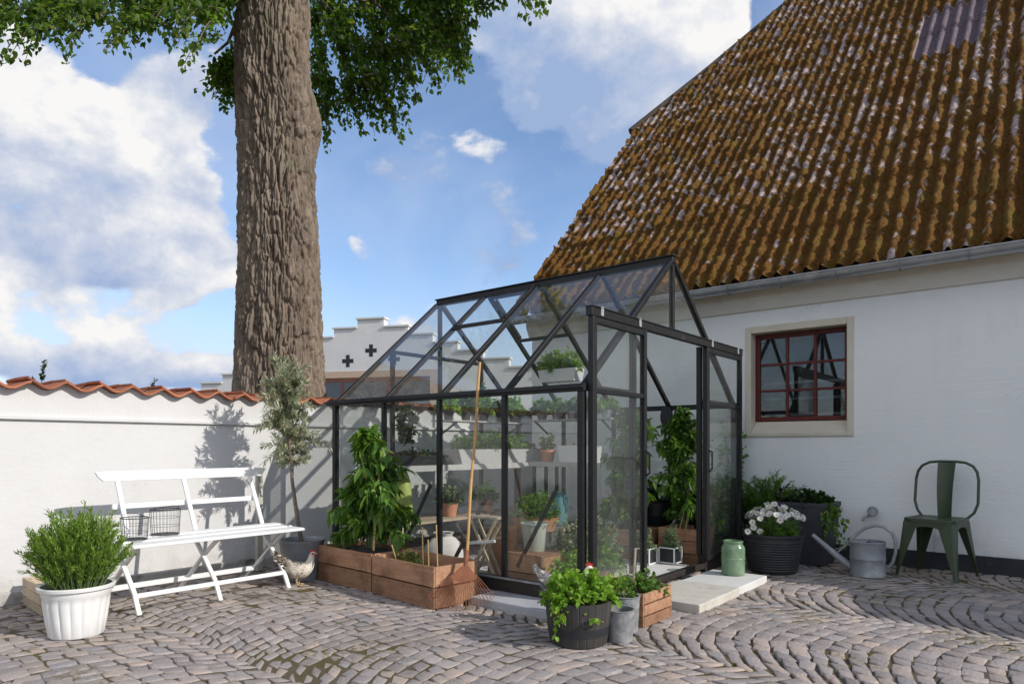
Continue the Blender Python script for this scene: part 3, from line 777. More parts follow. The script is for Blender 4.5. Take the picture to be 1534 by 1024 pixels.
# ------------------------------------------------------------------ far white building with the stepped gable
def far_building():
    c = at(555, 668, 25.0)
    t = thing('gabled_building', 'white building with a stepped gable and dark crosses painted as shaded recesses beyond the wall', 'building', (c.x, c.y, 0), math.atan2(.448, .893))
    st = [( .52, 5.65)] + [(.52 + .935 * k, 5.65 - .318 * k) for k in range(1, 8)]
    poly = []
    for i in range(len(st) - 1, -1, -1):
        w, z = st[i]; poly.append((w, z))
        if i > 0: poly.append((st[i - 1][0], z))
    right = poly[:]
    pts = [(7.1, 0)] + right + [(-a, b) for a, b in reversed(right)] + [(-7.1, 0)]
    w = MB(); w.prism(pts, (0, .35, 0), (1, 0, 0), (0, 0, 1), (0, -1, 0), .35)
    w.bx(-6.3, 6.3, .352, 12, 0, 2.9)
    w.build('wall', M_far_wall, t)
    cp = MB()
    for i, (ww, z) in enumerate(st):
        a = 0 if i == 0 else st[i - 1][0]
        for s in ((1, -1) if i else (1,)):
            if i == 0: cp.bx(-ww - .05, ww + .05, -.06, .41, z, z + .06)
            else: cp.bx(s * (a + .003), s * (ww + .05), -.06, .41, z, z + .06)
    cp.build('coping', M_far_wall, t)
    r = MB(); r.prism([(-6.6, 2.85), (0, 5.2), (6.6, 2.85), (6.6, 2.75), (0, 5.1), (-6.6, 2.75)], (0, .36, 0), (1, 0, 0), (0, 0, 1), (0, 1, 0), 12)
    r.build('roof', M_terra, t)
    for x, z in ((0.02, 4.50), (-.90, 4.14), (.92, 4.16)):
        cr = MB(); s = .075
        cr.prism([(-s, -3*s), (s, -3*s), (s, -s), (3*s, -s), (3*s, s), (s, s), (s, 3*s), (-s, 3*s), (-s, s), (-3*s, s), (-3*s, -s), (-s, -s)], (x, -.004, z), (1, 0, 0), (0, 0, 1), (0, 1, 0), .12)
        cr.build('shade_cross', M_plinth, t)  # solid dark cross; the shade of a recess is put into its colour
    f = MB(); x0, x1, z0, z1 = -2.9, 2.3, 1.0, 3.52
    f.bx(x0 - .3, x0, -.03, .05, z0 - .1, z1); f.bx(x1, x1 + .3, -.03, .05, z0 - .1, z1); f.bx(x0 - .3, x1 + .3, -.03, .05, z1, z1 + .24)
    wn = f.build('window', m_mottle('far_window_trim', (.50, .36, .27), (.58, .45, .35), 5, .8, .1), t)
    fr = MB(); fr.bx(x0 + .002, x1 - .002, -.02, .03, z1 - .16, z1 - .002)
    for q in (-1.1, .7): fr.bx(q - .06, q + .06, -.02, .03, z0, z1 - .162)
    fr.build('window_frame', m_mottle('far_window_frame', (.12, .045, .03), (.17, .07, .05), 5, .7, .1), wn)
    gl = MB(); gl.bx(x0, x1, -.008, -.001, z0, z1 - .163); gl.build('window_pane', m_mottle('far_glass', (.02, .025, .035), (.03, .036, .05), 3, .06, 0, spec=1.0), wn)
far_building()

# ------------------------------------------------------------------ big tree behind the wall
def big_tree():
    c = at(420, 668, 7.0)
    t = thing('lime_tree', 'big old tree with a thick furrowed trunk rising behind the garden wall', 'tree', (c.x, c.y, 0))
    H = 9.2; nt, nz = 440, 900
    zz = np.linspace(-.1, H, nz); th = np.linspace(0, 2 * PI, nt, endpoint=False)
    T, Z = np.meshgrid(th, zz, indexing='ij')
    rad = np.interp(zz, [0, .8, 1.5, 2.4, 3.4, 4.0, 4.4, 4.8, 5.4, 7, 9.2], [.62, .50, .462, .425, .395, .38, .385, .378, .375, .34, .25])
    r = np.broadcast_to(rad, T.shape).copy()
    # picture-right of the trunk is this angle round it
    ar = math.atan2(math.sin(R(CAM_YAW)), math.cos(R(CAM_YAW))); af = ar - PI / 2
    dang = lambda a: np.abs((T - a + PI) % (2 * PI) - PI)
    gauss = lambda a, z, sa, sz: np.exp(-(dang(a) / sa) ** 2 - ((Z - z) / sz) ** 2)
    r += .07 * gauss(ar, 4.38, .55, .22) + .05 * gauss(ar + .3, 4.2, .5, .3)
    r += .05 * gauss(af - .45, 4.70, .25, .13) + .055 * gauss(af - .35, 4.58, .13, .08) - .05 * gauss(af - .30, 4.50, .10, .06) + .03 * gauss(af - .5, 4.45, .12, .08)
    r += .05 * gauss(ar - .25, 5.45, .35, .25) + .03 * np.sin(T * 3 + Z * .4) * .5
    u, w_ = np.cos(T), np.sin(T)
    wx = (fbm(u * 2.2 + 9, w_ * 2.2, Z * 1.4, 3) - .5); 
    k = 10.5
    a = fbm(u * k + wx * 2.0 + 20, w_ * k + wx * 2.0 + 20, Z * 1.9 + 3, 3)
    rid = 1 - np.abs(a - .5) * 5.0; rid = np.clip(rid, 0, 1) ** 1.6
    b = fbm(u * k * 1.9 + 50, w_ * k * 1.9 + 40, Z * 2.1 + wx * 3, 3); rid2 = np.clip(1 - np.abs(b - .5) * 9, 0, 1)
    fi = fbm(u * 27 + 30, w_ * 27 + 30, Z * 9, 3) - .5
    amp = .55 + .9 * fbm(u * 1.3 + 4, w_ * 1.3, Z * .5, 2)
    bark = -.066 * rid * amp - .030 * rid2 * amp + .034 * fi - .03 * np.clip(1 - np.abs(fbm(u * 3.1 + 8, w_ * 3.1 + 2, Z * 6.5 + wx * 2, 2) - .5) * 9, 0, 1) * (1 - rid) * .5
    wu = (fbm(u * 3 + 15, w_ * 3 + 25, Z * 2.2 + 6, 3) - .5) * 2.6; wv = (fbm(u * 5 + 35, w_ * 5 + 5, Z * 3, 3) - .5) * 1.2
    c1 = cells(T / (2 * PI) * 34 + wu, Z / .34 + wv + 8, 34, 3); c2 = cells(T / (2 * PI) * 52 - wu * 1.4 + 9, Z / .17 + wv * 1.6 + 4, 52, 5)
    plate = np.clip(c1 / .26, 0, 1); small = np.clip(c2 / .22, 0, 1)
    bark = bark * .42 + .040 * (plate ** .7 - 1) * (.5 + amp * .5) + .014 * (small - 1) + .010 * (fbm(u * 40, w_ * 40 + 9, Z * 26, 2) - .5)
    r = r + bark
    cx = np.interp(zz, [0, 1.5, 3, 5, 9.2], [.02, .0, .0, -.07, -.1]); 
    X = r * u + cx * math.cos(ar); Y = r * w_ + cx * math.sin(ar)
    V = np.stack([X, Y, Z], -1).reshape(-1, 3); idx = np.arange(nt * nz).reshape(nt, nz)
    nx_ = np.roll(idx, -1, axis=0)
    F = np.stack([idx[:, :-1], nx_[:, :-1], nx_[:, 1:], idx[:, 1:]], -1).reshape(-1, 4)
    tr = np_mesh('trunk', V, F, M_bark, t, True)
    # limbs and drooping leafy twigs
    rs = np.random.RandomState(21); O = np.array([c.x, c.y, 0.0])
    P2 = lambda px, py, d: np.array(at(px, py, d)) - O
    limbs = []
    def limb(z0, tip, sag=.25, r0=.09):
        b = np.array([0, 0, z0]); tip = np.asarray(tip); uu = np.linspace(0, 1, 9)[:, None]
        p = b + (tip - b) * uu; p[:, 2] += 1.1 * np.sin(uu[:, 0] * PI) * sag * 2
        p += rs.normal(size=p.shape) * .05 * uu; limbs.append((p, r0)); return p
    twigs = []
    def spray(p0, tip, n, reach, drop):
        """hanging twigs that leave a branch line and droop"""
        p0, tip = np.asarray(p0), np.asarray(tip)
        for _ in range(n):
            u = rs.uniform(.15, 1); s = p0 + (tip - p0) * u + rs.normal(size=3) * .08
            d = rs.normal(size=3); d[2] = 0; d /= np.linalg.norm(d) + 1e-6
            ln = rs.uniform(.4, 1) * reach; q = np.linspace(0, 1, 6)[:, None]
            pts = s + d * ln * q + np.array([0, 0, -1]) * drop * rs.uniform(.4, 1) * q ** 1.8
            twigs.append(pts)
    # drooping sprays whose lower tips are seen at the top of the picture
    tips = [(4, 92, 6.2), (22, 80, 6.0), (45, 62, 6.6), (72, 62, 6.3), (103, 84, 6.0), (98, 60, 6.4), (128, 30, 6.6), (164, 84, 6.0), (150, 50, 6.3),
            (190, 58, 6.3), (212, 50, 6.8), (242, 46, 6.2), (255, 72, 6.0), (277, 88, 5.9), (268, 40, 6.3), (312, 20, 6.5), (332, 50, 7.5), (320, 10, 6.4),
            (60, 20, 6.4), (10, 40, 6.6), (120, 10, 6.8), (200, 15, 6.6), (290, 5, 6.7), (85, 30, 7.2), (235, 20, 7.4), (30, 20, 7.4), (175, 30, 7.6),
            (482, 226, 7.4), (492, 208, 7.2), (508, 190, 7.3), (540, 196, 7.0), (566, 205, 7.0), (592, 202, 6.8), (602, 200, 6.8), (575, 165, 7.1), (520, 150, 7.4), (488, 160, 7.7),
            (484, 110, 7.9), (500, 70, 7.8), (530, 110, 7.6), (555, 120, 7.3), (600, 145, 6.9), (590, 150, 7.0), (625, 150, 6.7), (640, 115, 6.8), (663, 136, 6.5), (690, 124, 6.4),
            (704, 100, 6.4), (702, 80, 6.3), (700, 60, 6.5), (675, 90, 6.7), (640, 60, 6.9), (610, 80, 7.1), (570, 70, 7.4), (545, 40, 7.6), (720, 30, 6.3), (735, 16, 6.2), (752, 12, 6.2),
            (735, 4, 6.4), (690, 20, 6.6), (650, 20, 6.9), (600, 30, 7.2), (510, 20, 7.8), (480, 40, 8.0), (798, 20, 6.0), (803, 22, 6.0), (790, -6, 6.2), (560, 140, 7.5), (660, 110, 6.9), (515, 100, 8.0), (620, 110, 7.4),
            (324, 156, 7.6), (335, 140, 7.7), (340, 165, 7.7), (345, 110, 7.8), (352, 150, 7.9)]
    for px, py, d in tips:
        if px > 470: d += 1.0
        tp = P2(px, py, d)
        up = np.array([0, 0, 1.0]); back = -tp.copy(); back[2] = 0; back /= np.linalg.norm(back)
        st = tp + up * rs.uniform(.42, .62) + back * rs.uniform(.25, .55)
        if 315 < px < 356 and py > 90: st = tp + up * .22 + back * .30
        for j in range(4):
            q = np.linspace(0, 1, 7)[:, None]; s2 = st + rs.normal(size=3) * .10 * (j > 0); t2 = tp + rs.normal(size=3) * (.035 + .05 * (j > 0)) + up * .06 * j
            pts = s2 + (t2 - s2) * q; pts[:, 2] += .16 * np.sin(q[:, 0] * PI); twigs.append(pts)
    # the boughs these hang from, and the crown above the picture
    hz = rs.uniform(5.6, 8.0, 26)
    ends = [P2(40, -60, 6.4), P2(150, -60, 6.5), P2(260, -60, 6.3), P2(520, 60, 8.8), P2(600, 40, 8.1), P2(690, 0, 7.6), P2(740, -40, 7.3), P2(330, 90, 7.9)]
    for e in ends:
        p = limb(5.6, e, .12, .045)
    for i in range(24):
        a = i * 2.4 + rs.uniform(-.3, .3); ln = rs.uniform(1.6, 3.0); z1 = rs.uniform(5.9, 8.8)
        if math.cos(a - math.atan2(.27, 1)) > .4: z1 = rs.uniform(8.3, 9.6)
        e = np.array([ln * math.cos(a), ln * math.sin(a), z1]); p = limb(rs.uniform(5.2, 8), e, .2, .08)
        spray(p[3], p[-1], 16, .75, .55)
    for e in ends[:3] + ends[4:7]: spray(e * .55 + np.array([0, 0, 2.4]), e + np.array([0, 0, .35]), 9, .5, .3)
    lm = MB()
    for p, r0 in limbs: lm.tube([Vector(q) for q in p], list(np.linspace(r0, .012, len(p))), 7, cap=False)
    lm.build('limb', M_bark, tr, smooth=True)
    tw = MB()
    for p in twigs: tw.tube([Vector(q) for q in p], list(np.linspace(.007, .0025, len(p))), 4, cap=False)
    P, D, N = leaves_on(rs, twigs, 62, 1.0, .05, -.7, .03)
    n = len(P)
    cr = leaf_mesh('crown', P, D, N, rs.uniform(.040, .068, n), rs.uniform(.036, .056, n), M_leaf_tree, t, None, .15, .2, True)
    tw.build('twig', M_bark_dark, cr)
    # ivy-like shoots at the foot of the trunk, on the right
    print('tree leaves', n)
big_tree()

def wall_shrub(px, py, label, hang):
    p = at(px, py, 5.0 if px < 150 else 5.5); rs = np.random.RandomState(px)
    t = thing('shrub', label, 'shrub', (p.x - .25, p.y + .02, 0)); O = np.array(t.location)
    top = np.array(p) - O; b = np.array([0, 0, 0.])
    sh = stems(rs, [b, b + [.02, .03, 0], b + [-.2, .1, 0]], [top, top * .96 - [.1, .05, .06], top * .9 - [.3, .1, .1]], .03)
    s = stem_mb(sh, .010, .003); s.build('stem', M_bark_dark, t)
    P, D, N = leaves_on(rs, sh, 46, .9, .80 if hang else .86, .4, .006); n = len(P)
    leaf_mesh('foliage', P, D, N, rs.uniform(.025, .04, n), rs.uniform(.018, .026, n), M_leaf_dark, t)
wall_shrub(66, 542, 'dark leafy shoot poking above the wall tiles at far left', 0)
wall_shrub(232, 569, 'low dark leafy tip showing over the wall tiles nearer the tree', 1)
# ------------------------------------------------------------------ greenhouse
GX0, GX1, GY0, GY1 = -4.68, -2.265, 3.45, 5.86
GYM, ZE, ZR = 4.655, 1.355, 2.39
JY0, JY1, ZD = 4.07, 5.14, 1.81          # door jambs, top rail
def greenhouse():
    L = ((GX0 + GX1) / 2, GYM, 0)
    t = thing('greenhouse', 'black framed glass greenhouse with a pitched roof and open sliding doors', 'greenhouse', L)
    slope = (ZR - ZE) / (GYM - GY0)
    fz = lambda y: ZE + slope * (y - GY0) if y <= GYM else ZE + slope * (GY1 - y)
    xs = [-4.68, -4.073, -3.472, -2.868, -2.265]
    B = lambda nm, p, q, w, h, up=(0, 0, 1), par=t: MB().bar(p, q, w, h, up).build(nm, M_black, par, L, bevel=.003)
    # base: foundation strip, dark sill
    fo = MB(); fo.bx(-2.93, GX1 + .02, GY0 - .27, GY0 + .05, -.03, .052); fo.bx(GX0 - .03, -2.931, GY0 - .03, GY0 + .05, -.03, .052)
    fo.build('foundation', m_mottle('foundation_stone', (.33, .34, .36), (.46, .47, .48), 6, .85, .5, 50, c=(.22, .215, .21), cfac=(.55, .75), cscale=5), t, L, bevel=.01)
    zs0, zs1 = .053, .145
    M_sill = m_mottle('dark_sill', (.022, .018, .016), (.04, .033, .028), 8, .6, .15, 40)
    s = MB(); s.bx(GX0 - .02, GX1 + .02, GY0 - .025, GY0 + .025, zs0 - .02, zs1); s.build('sill', M_sill, t, L, bevel=.003)
    s = MB(); s.bx(GX0 - .02, GX1 + .02, GY1 - .025, GY1 + .025, 0, zs1); s.build('sill', M_sill, t, L, bevel=.003)
    s = MB(); s.bx(GX0 - .025, GX0 + .022, GY0 + .026, GY1 - .026, 0, zs1); s.build('sill', M_sill, t, L, bevel=.003)
    s = MB(); s.bx(GX1 - .022, GX1 + .03, GY0 + .026, JY0 - .05, 0, zs1); s.bx(GX1 - .022, GX1 + .03, JY1 + .05, GY1 - .026, 0, zs1); s.bx(GX1 - .022, GX1 + .03, JY0 - .049, JY1 + .049, .03, .072)
    s.build('sill', M_sill, t, L, bevel=.003)
    lip = MB(); lip.bx(GX0 - .02, GX1 + .02, GY0 - .032, GY0 - .026, zs1 - .012, zs1); lip.build('sill_edge', M_zinc_old, t, L)
    # posts of the long sides
    for x in xs:
        w = .042 if x in (xs[0], xs[-1]) else .034
        for y in (GY0, GY1): B('post', (x, y, zs1 + .001), (x, y, ZE - .023), w, w)
    for x in (xs[0],):
        for y in (4.06, 5.25): B('post', (x, y, zs1 + .001), (x, y, fz(y) - .03), .034, .034)
        B('post', (x, GYM, zs1 + .001), (x, GYM, ZR - .05), .034, .034)
    for y in (JY0, JY1): B('post', (GX1, y, zs1 + .001), (GX1, y, ZD - .025), .038, .038)
    B('post', (GX1, GYM, ZD + .025), (GX1, GYM, ZR - .05), .034, .034)
    # eaves, ridge, rafters, gable rails
    for y, s_ in ((GY0, -1), (GY1, 1)):
        B('eave_beam', (GX0 - .09, y, ZE), (GX1 + .03, y, ZE), .05, .045)
        gt = MB(); gt.bx(GX0 - .09, GX1 + .03, y + s_ * .026, y + s_ * .052, ZE - .004, ZE + .01); gt.build('eave_lip', M_black, t, L)
    rb = MB(); rb.bx(GX0 - .02, GX1 + .02, GYM - .03, GYM + .03, ZR - .045, ZR + .004); rb.bx(GX0 - .03, GX1 + .03, GYM - .042, GYM + .042, ZR + .005, ZR + .017)
    rb.build('ridge_beam', M_black, t, L, bevel=.004)
    for x in xs:
        for s_ in (-1, 1):
            y0 = GYM + s_ * (GYM - GY0 - .028); y1 = GYM + s_ * .034
            B('rafter', (x, y0, fz(y0) - .012), (x, y1, fz(y1) - .012), .034 if x in xs[1:-1] else .040, .036)
    B('gable_rail', (GX0, 4.08, 1.84), (GX0, 5.23, 1.84), .03, .032)
    for a, b in ((GY0 + .03, 4.04), (4.08, GYM - .02), (GYM + .02, 5.23), (5.27, GY1 - .03)): B('gable_rail', (GX0, a, ZE), (GX0, b, ZE), .034, .036)
    for a, b in ((GY0 + .03, JY0 - .02), (JY1 + .02, GY1 - .03)): B('gable_rail', (GX1, a, ZE), (GX1, b, ZE), .034, .036)
    # wind braces low in the long wall and corner plates
    for x, z0, z1 in ((-4.05, .16, .70), (-3.45, .16, .66), (-2.85, .16, .70)):
        B('wind_brace', (x - .12, GY0 + .26, z0), (x + .18, GY0 + .30, z1), .012, .03)
    # ---- glazing
    def pane(pts, par=t, mat=M_glass):
        pts = [Vector(p) for p in pts]; n = (pts[1] - pts[0]).cross(pts[2] - pts[0]).normalized() * .003
        k = len(pts); m = MB(); m.add([p - n * .5 for p in pts] + [p + n * .5 for p in pts], [tuple(reversed(range(k))), tuple(range(k, 2 * k))] + [(i, (i + 1) % k, k + (i + 1) % k, k + i) for i in range(k)])
        m.build('glass_pane', mat, par, L)
    zb = zs1 + .004
    for y in (GY0, GY1):
        for a, b in zip(xs[:-1], xs[1:]): pane([(a + .02, y, zb), (b - .02, y, zb), (b - .02, y, ZE - .024), (a + .02, y, ZE - .024)])
    def rp(x, y, o=.004): return (x, y, fz(y) + o)
    for s_ in (-1, 1):
        ye = GYM + s_ * (GYM - GY0 - .03); yt = GYM + s_ * .05; yw = GYM + s_ * .46
        for i, (a, b) in enumerate(zip(xs[:-1], xs[1:])):
            a, b = a + .02, b - .02
            if i == 1:      # roof window in this bay
                pane([rp(a, ye), rp(b, ye), rp(b, yw + s_ * .02), rp(a, yw + s_ * .02)])
                rw = thing_part('roof_window', t)
                f = MB()
                f.bar(rp(a, yw, .012), rp(b, yw, .012), .03, .028); f.bar(rp(a, yt + s_ * .01, .012), rp(b, yt + s_ * .01, .012), .045, .028)
                f.bar(rp(a + .012, yw - s_ * .02, .012), rp(a + .012, yt + s_ * .035, .012), .022, .026); f.bar(rp(b - .012, yw - s_ * .02, .012), rp(b - .012, yt + s_ * .035, .012), .022, .026)
                o = f.build('roof_window', M_black, t, L)
                pane([rp(a + .025, yw - s_ * .02, .014), rp(b - .025, yw - s_ * .02, .014), rp(b - .025, yt + s_ * .03, .014), rp(a + .025, yt + s_ * .03, .014)], o)
            else:
                pane([rp(a, ye), rp(b, ye), rp(b, yt), rp(a, yt)])
    # gable glass
    X = GX0
    def gp(X, y0, y1, z0):
        pane([(X, y0, z0), (X, y1, z0), (X, y1, fz(y1) - .045), (X, y0, fz(y0) - .045)])
    ys = [GY0 + .02, 4.06, GYM, 5.25, GY1 - .02]
    for a, b in zip(ys[:-1], ys[1:]):
        a, b = a + .018, b - .018
        pane([(X, a, zb), (X, b, zb), (X, b, ZE - .02), (X, a, ZE - .02)])
    pane([(X, GY0 + .09, ZE + .02), (X, 4.04, ZE + .02), (X, 4.04, fz(4.04) - .04)]); pane([(X, 5.27, ZE + .02), (X, GY1 - .09, ZE + .02), (X, 5.27, fz(5.27) - .04)])
    for a, b in ((4.08, GYM - .018), (GYM + .018, 5.23)): pane([(X, a, ZE + .02), (X, b, ZE + .02), (X, b, 1.822), (X, a, 1.822)])
    pane([(X, 4.10, 1.858), (X, GYM - .018, 1.858), (X, GYM - .018, ZR - .06)]); pane([(X, GYM + .018, 1.858), (X, 5.21, 1.858), (X, GYM + .018, ZR - .06)])
    X = GX1
    for a, b in ((GY0 + .025, JY0 - .022), (JY1 + .022, GY1 - .025)):
        pane([(X, a, zb), (X, b, zb), (X, b, ZE - .02), (X, a, ZE - .02)])
    pane([(X, GY0 + .09, ZE + .02), (X, JY0 - .022, ZE + .02), (X, JY0 - .022, fz(JY0) - .05)]); pane([(X, JY1 + .022, ZE + .02), (X, GY1 - .09, ZE + .02), (X, JY1 + .022, fz(JY1) - .05)])
    pane([(X, 4.06, ZD + .03), (X, GYM - .018, ZD + .03), (X, GYM - .018, ZR - .07)]); pane([(X, GYM + .018, ZD + .03), (X, 5.25, ZD + .03), (X, GYM + .018, ZR - .07)])
    # ---- sliding doors on their rail
    XD = GX1 + .052
    rl = MB(); rl.bx(XD - .025, XD + .02, GY0 + .0, GY1 + .02, ZD - .028, ZD + .022); rl.bx(XD - .03, XD + .026, GY0 + .0, GY1 + .02, ZD + .023, ZD + .032)
    rl.build('door_rail', M_black, t, L, bevel=.003)
    tk = MB(); tk.bx(XD - .02, XD + .02, GY0 + .05, GY1, .12, .14) if False else None
    for y0, y1, hs in ((GY0 + .01, 4.135, 1), (5.12, GY1 + .005, -1)):
        d = MB(); zb_, zt = .10, ZD - .030
        d.bx(XD - .016, XD + .022, y0, y0 + (.045 if hs == 1 else .05), zb_, zt); d.bx(XD - .016, XD + .022, y1 - .036, y1, zb_, zt)
        a, b = y0 + (.045 if hs == 1 else .05), y1 - .036
        d.bx(XD - .014, XD + .018, a, b, zb_ + .002, zb_ + .034); d.bx(XD - .014, XD + .018, a, b, zt - .04, zt - .002); d.bx(XD - .012, XD + .016, a, b, ZE - .035, ZE - .005)
        o = d.build('door', M_black, t, L, bevel=.003)
        for z0, z1 in ((zb_ + .034, ZE - .035), (ZE - .005, zt - .04)): pane([(XD, a, z0), (XD, b, z0), (XD, b, z1), (XD, a, z1)], o)
        h = MB(); yh = y1 - .02 if hs == 1 else y0 + .03
        h.tube([(XD + .022, yh, .80), (XD + .05, yh, .82), (XD + .05, yh, .95), (XD + .022, yh, .97)], .007, 8); h.build('door_handle', M_black, o, L)
        w = MB()
        for yy in (y0 + .1, y1 - .1): w.bx(XD - .012, XD + .026, yy - .015, yy + .015, ZD - .02, ZD + .036)
        w.build('door_roller', M_zinc_old, o, L)
    return t
def thing_part(*a): return None
greenhouse()

# ------------------------------------------------------------------ paving slabs in front of and inside the door
def slab(x0, x1, y0, y1, z1, mat, label, h=.06):
    m = MB(); m.bx(-(x1 - x0) / 2, (x1 - x0) / 2, -(y1 - y0) / 2, (y1 - y0) / 2, 0, h)
    o = m.build('concrete_slab', mat, None, bevel=.007)
    o.location = ((x0 + x1) / 2, (y0 + y1) / 2, z1 - h)
    return tag(o, label, 'paving slab', 'concrete slabs at the greenhouse door')
slab(-2.14, -1.70, 3.86, 4.50, .055, M_concrete, 'beige concrete slab nearest the camera beside the small wooden box')
slab(-2.14, -1.72, 4.51, 5.10, .046, M_concrete_b, 'pale concrete slab that the green glass jar stands on')
slab(-2.95, -2.33, 3.95, 4.55, .05, M_concrete, 'beige concrete slab inside the greenhouse behind the open left door')
slab(-2.95, -2.33, 4.56, 5.16, .046, M_concrete_b, 'pale concrete slab just inside the open doorway in front of the lavender cubes')
slab(-3.6, -2.96, 3.95, 5.16, .046, M_concrete_b, 'long pale slab deep inside the greenhouse floor')

# ------------------------------------------------------------------ bench
def bench():
    t = thing('garden_bench', 'white painted wooden folding bench against the garden wall', 'bench', (-4.5, 2.24, 0))
    y0, y1 = -.56, .64                       # local: X away from the wall, Y along it
    ys = (-.50, .0, .50)
    sm = MB()
    for x0, x1, z in ((-.16, -.045, .425), (-.04, .085, .42), (.09, .235, .413)): sm.bx(x0, x1, y0, y1, z - .02, z)
    sm.build('seat', M_whitepaint, t, bevel=.005)
    tr = MB(); yr0 = y0 + .04; P = [(yr0 + .03, .772), (yr0, .80), (yr0 - .02, .832), (yr0 + .05, .838), (0, .840), (y1 - .05, .838), (y1 + .02, .832), (y1, .80), (y1 - .03, .772)]
    tr.prism(P, (-.312, 0, 0), (0, 1, 0), (0, 0, 1), (-1, 0, 0), .022); tr.build('top_rail', M_whitepaint, t, bevel=.004)
    br = MB(); br.bar((-.262, y0 + .10, .61), (-.262, y1 - .10, .61), .015, .034); br.build('back_rail', M_whitepaint, t, bevel=.004)
    M_leg = M_whitepaint
    for i, y in enumerate(ys):
        bp = MB(); bp.bar((-.135, max(y, -.43) + .02, .426), (-.312, max(y, -.43) + .02, .775), .018, .028, (0, 1, 0)); bp.build('back_post', M_whitepaint, t, bevel=.004)
        a = MB(); pts = [(.245, 0), (.175, .12), (.05, .24), (-.13, .40)]
        for p, q in zip(pts[:-1], pts[1:]): a.bar((p[0], y, p[1]), (q[0], y, q[1]), .018, .027, (0, 1, 0))
        a.build('leg', M_leg, t, bevel=.003)
        b = MB(); pts = [(-.37, 0), (-.24, .10), (-.02, .27), (.17, .395)]
        for p, q in zip(pts[:-1], pts[1:]): b.bar((p[0], y + .024, p[1]), (q[0], y + .024, q[1]), .018, .027, (0, 1, 0))
        b.build('leg', M_leg, t, bevel=.003)
    s = MB(); s.bar((.185, ys[0] - .012, .105), (.185, ys[-1] + .012, .105), .018, .028); s.build('stretcher', M_whitepaint, t, bevel=.004)
    s = MB(); s.bar((-.25, ys[0] + .012, .088), (-.25, ys[-1] + .036, .088), .02, .036); s.build('stretcher', M_whitepaint, t, bevel=.004)
    s = MB(); s.bar((.0, ys[0] - .03, .388), (.0, ys[-1] + .03, .388), .03, .02); s.build('seat_rail', M_whitepaint, t)
bench()
pw = MB(); pw.bx(-.018, .018, -.025, .025, 0, .80)
tag(pw.build('wooden_post', m_wood('grey_post_wood', (.46, .43, .38), (.58, .55, .50), (.30, .27, .23), (10, 10, 1)), bevel=.004), 'slim pale grey post standing against the wall behind the right end of the bench', 'post').location = (-5.05, 2.98, 0)

def wire_basket(x, y, z, rx, ry, h, label, hd):
    t = thing('wire_basket', label, 'basket', (x, y, z), .2, 'wire baskets on the bench')
    ring = lambda f, zz, n=28: [(rx * f * math.cos(a), ry * f * math.sin(a), zz) for a in np.linspace(0, 2 * PI, n)]
    m = MB()
    for k in range(26):
        a = 2 * PI * k / 26; m.tube([(rx * .9 * math.cos(a), ry * .9 * math.sin(a), .004), (rx * math.cos(a), ry * math.sin(a), h)], .0011, 4)
    for zz in (.35, .68): m.tube(ring(.9 + .1 * zz, h * zz), .0011, 4)
    for q in np.linspace(-.8, .8, 9): m.tube([(rx * .9 * q, -ry * .9 * math.sqrt(1 - q * q), .004), (rx * .9 * q, ry * .9 * math.sqrt(1 - q * q), .004)], .0011, 4)
    m.build('wire_mesh', M_wire, t)
    r = MB(); r.tube(ring(1, h), .0035, 6); r.build('rim', M_wire, t, smooth=True)
    r = MB(); r.tube(ring(.9, .004), .003, 6); r.build('base_ring', M_wire, t, smooth=True)
    hh = MB(); hh.tube([(0, -ry, h), (hd, -ry * .7, h + .018), (hd * 1.4, 0, h + .026), (hd, ry * .7, h + .018), (0, ry, h)], .0022, 5); hh.build('handle', M_wire, t)
wire_basket(-4.47, 1.80, .424, .085, .075, .135, 'smaller dark wire basket on the bench, nearer the bushy white pot', -.05)
wire_basket(-4.55, 2.02, .427, .095, .090, .165, 'taller dark wire basket on the bench, nearer the middle of the seat', .05)

# ------------------------------------------------------------------ white fluted pot with a rosemary bush
def rosemary_pot():
    t = thing('potted_rosemary', 'white fluted plastic pot with a bushy bright green rosemary', 'potted plant', (-4.10, 1.36, 0)); t.scale = (.88, .88, .93); rs = np.random.RandomState(4)
    fl = lambda a, z: 1 + (.075 * (abs(math.cos(a * 9)) ** .6 - .6) * min(1, max(0, (.215 - z) / .03)) * min(1, max(0, (z - .004) / .02)))
    p = MB(); p.lathe([(.140, 0), (.146, .008), (.160, .10), (.174, .195), (.178, .225), (.184, .232), (.186, .262), (.203, .268), (.206, .285), (.200, .289), (.186, .286), (.180, .25), (.178, .24)], n=144, flute=fl)
    p.build('pot', M_whiteplastic, t, smooth=True)
    s = MB(); s.lathe([(.179, .25), (.10, .258), (.001, .262)], n=24, cap0=False); s.build('soil', M_soil, t)
    n = 330; th = rs.uniform(0, 2 * PI, n); u = np.sqrt(rs.uniform(0, 1, n))
    base = np.stack([.13 * u * np.cos(th), .13 * u * np.sin(th), np.full(n, .26)], 1)
    el = (1 - u ** 2) ** .5
    tips = np.stack([.29 * u * np.cos(th), .29 * u * np.sin(th), .30 + .40 * (.30 + .70 * el) * rs.uniform(.62, 1.06, n)], 1) + rs.normal(size=(n, 3)) * .022
    sh = stems(rs, base, tips, .10)
    P, D, N = leaves_on(rs, sh, 70, .62, .18, .5, .004); n = len(P)
    leaf_mesh('foliage', P, D, N, rs.uniform(.020, .036, n), rs.uniform(.005, .0078, n), M_leaf_rosemary, t, None, .1, .0)
    stem_mb(sh, .0028, .0012, 4).build('stem', M_stem, t)
rosemary_pot()

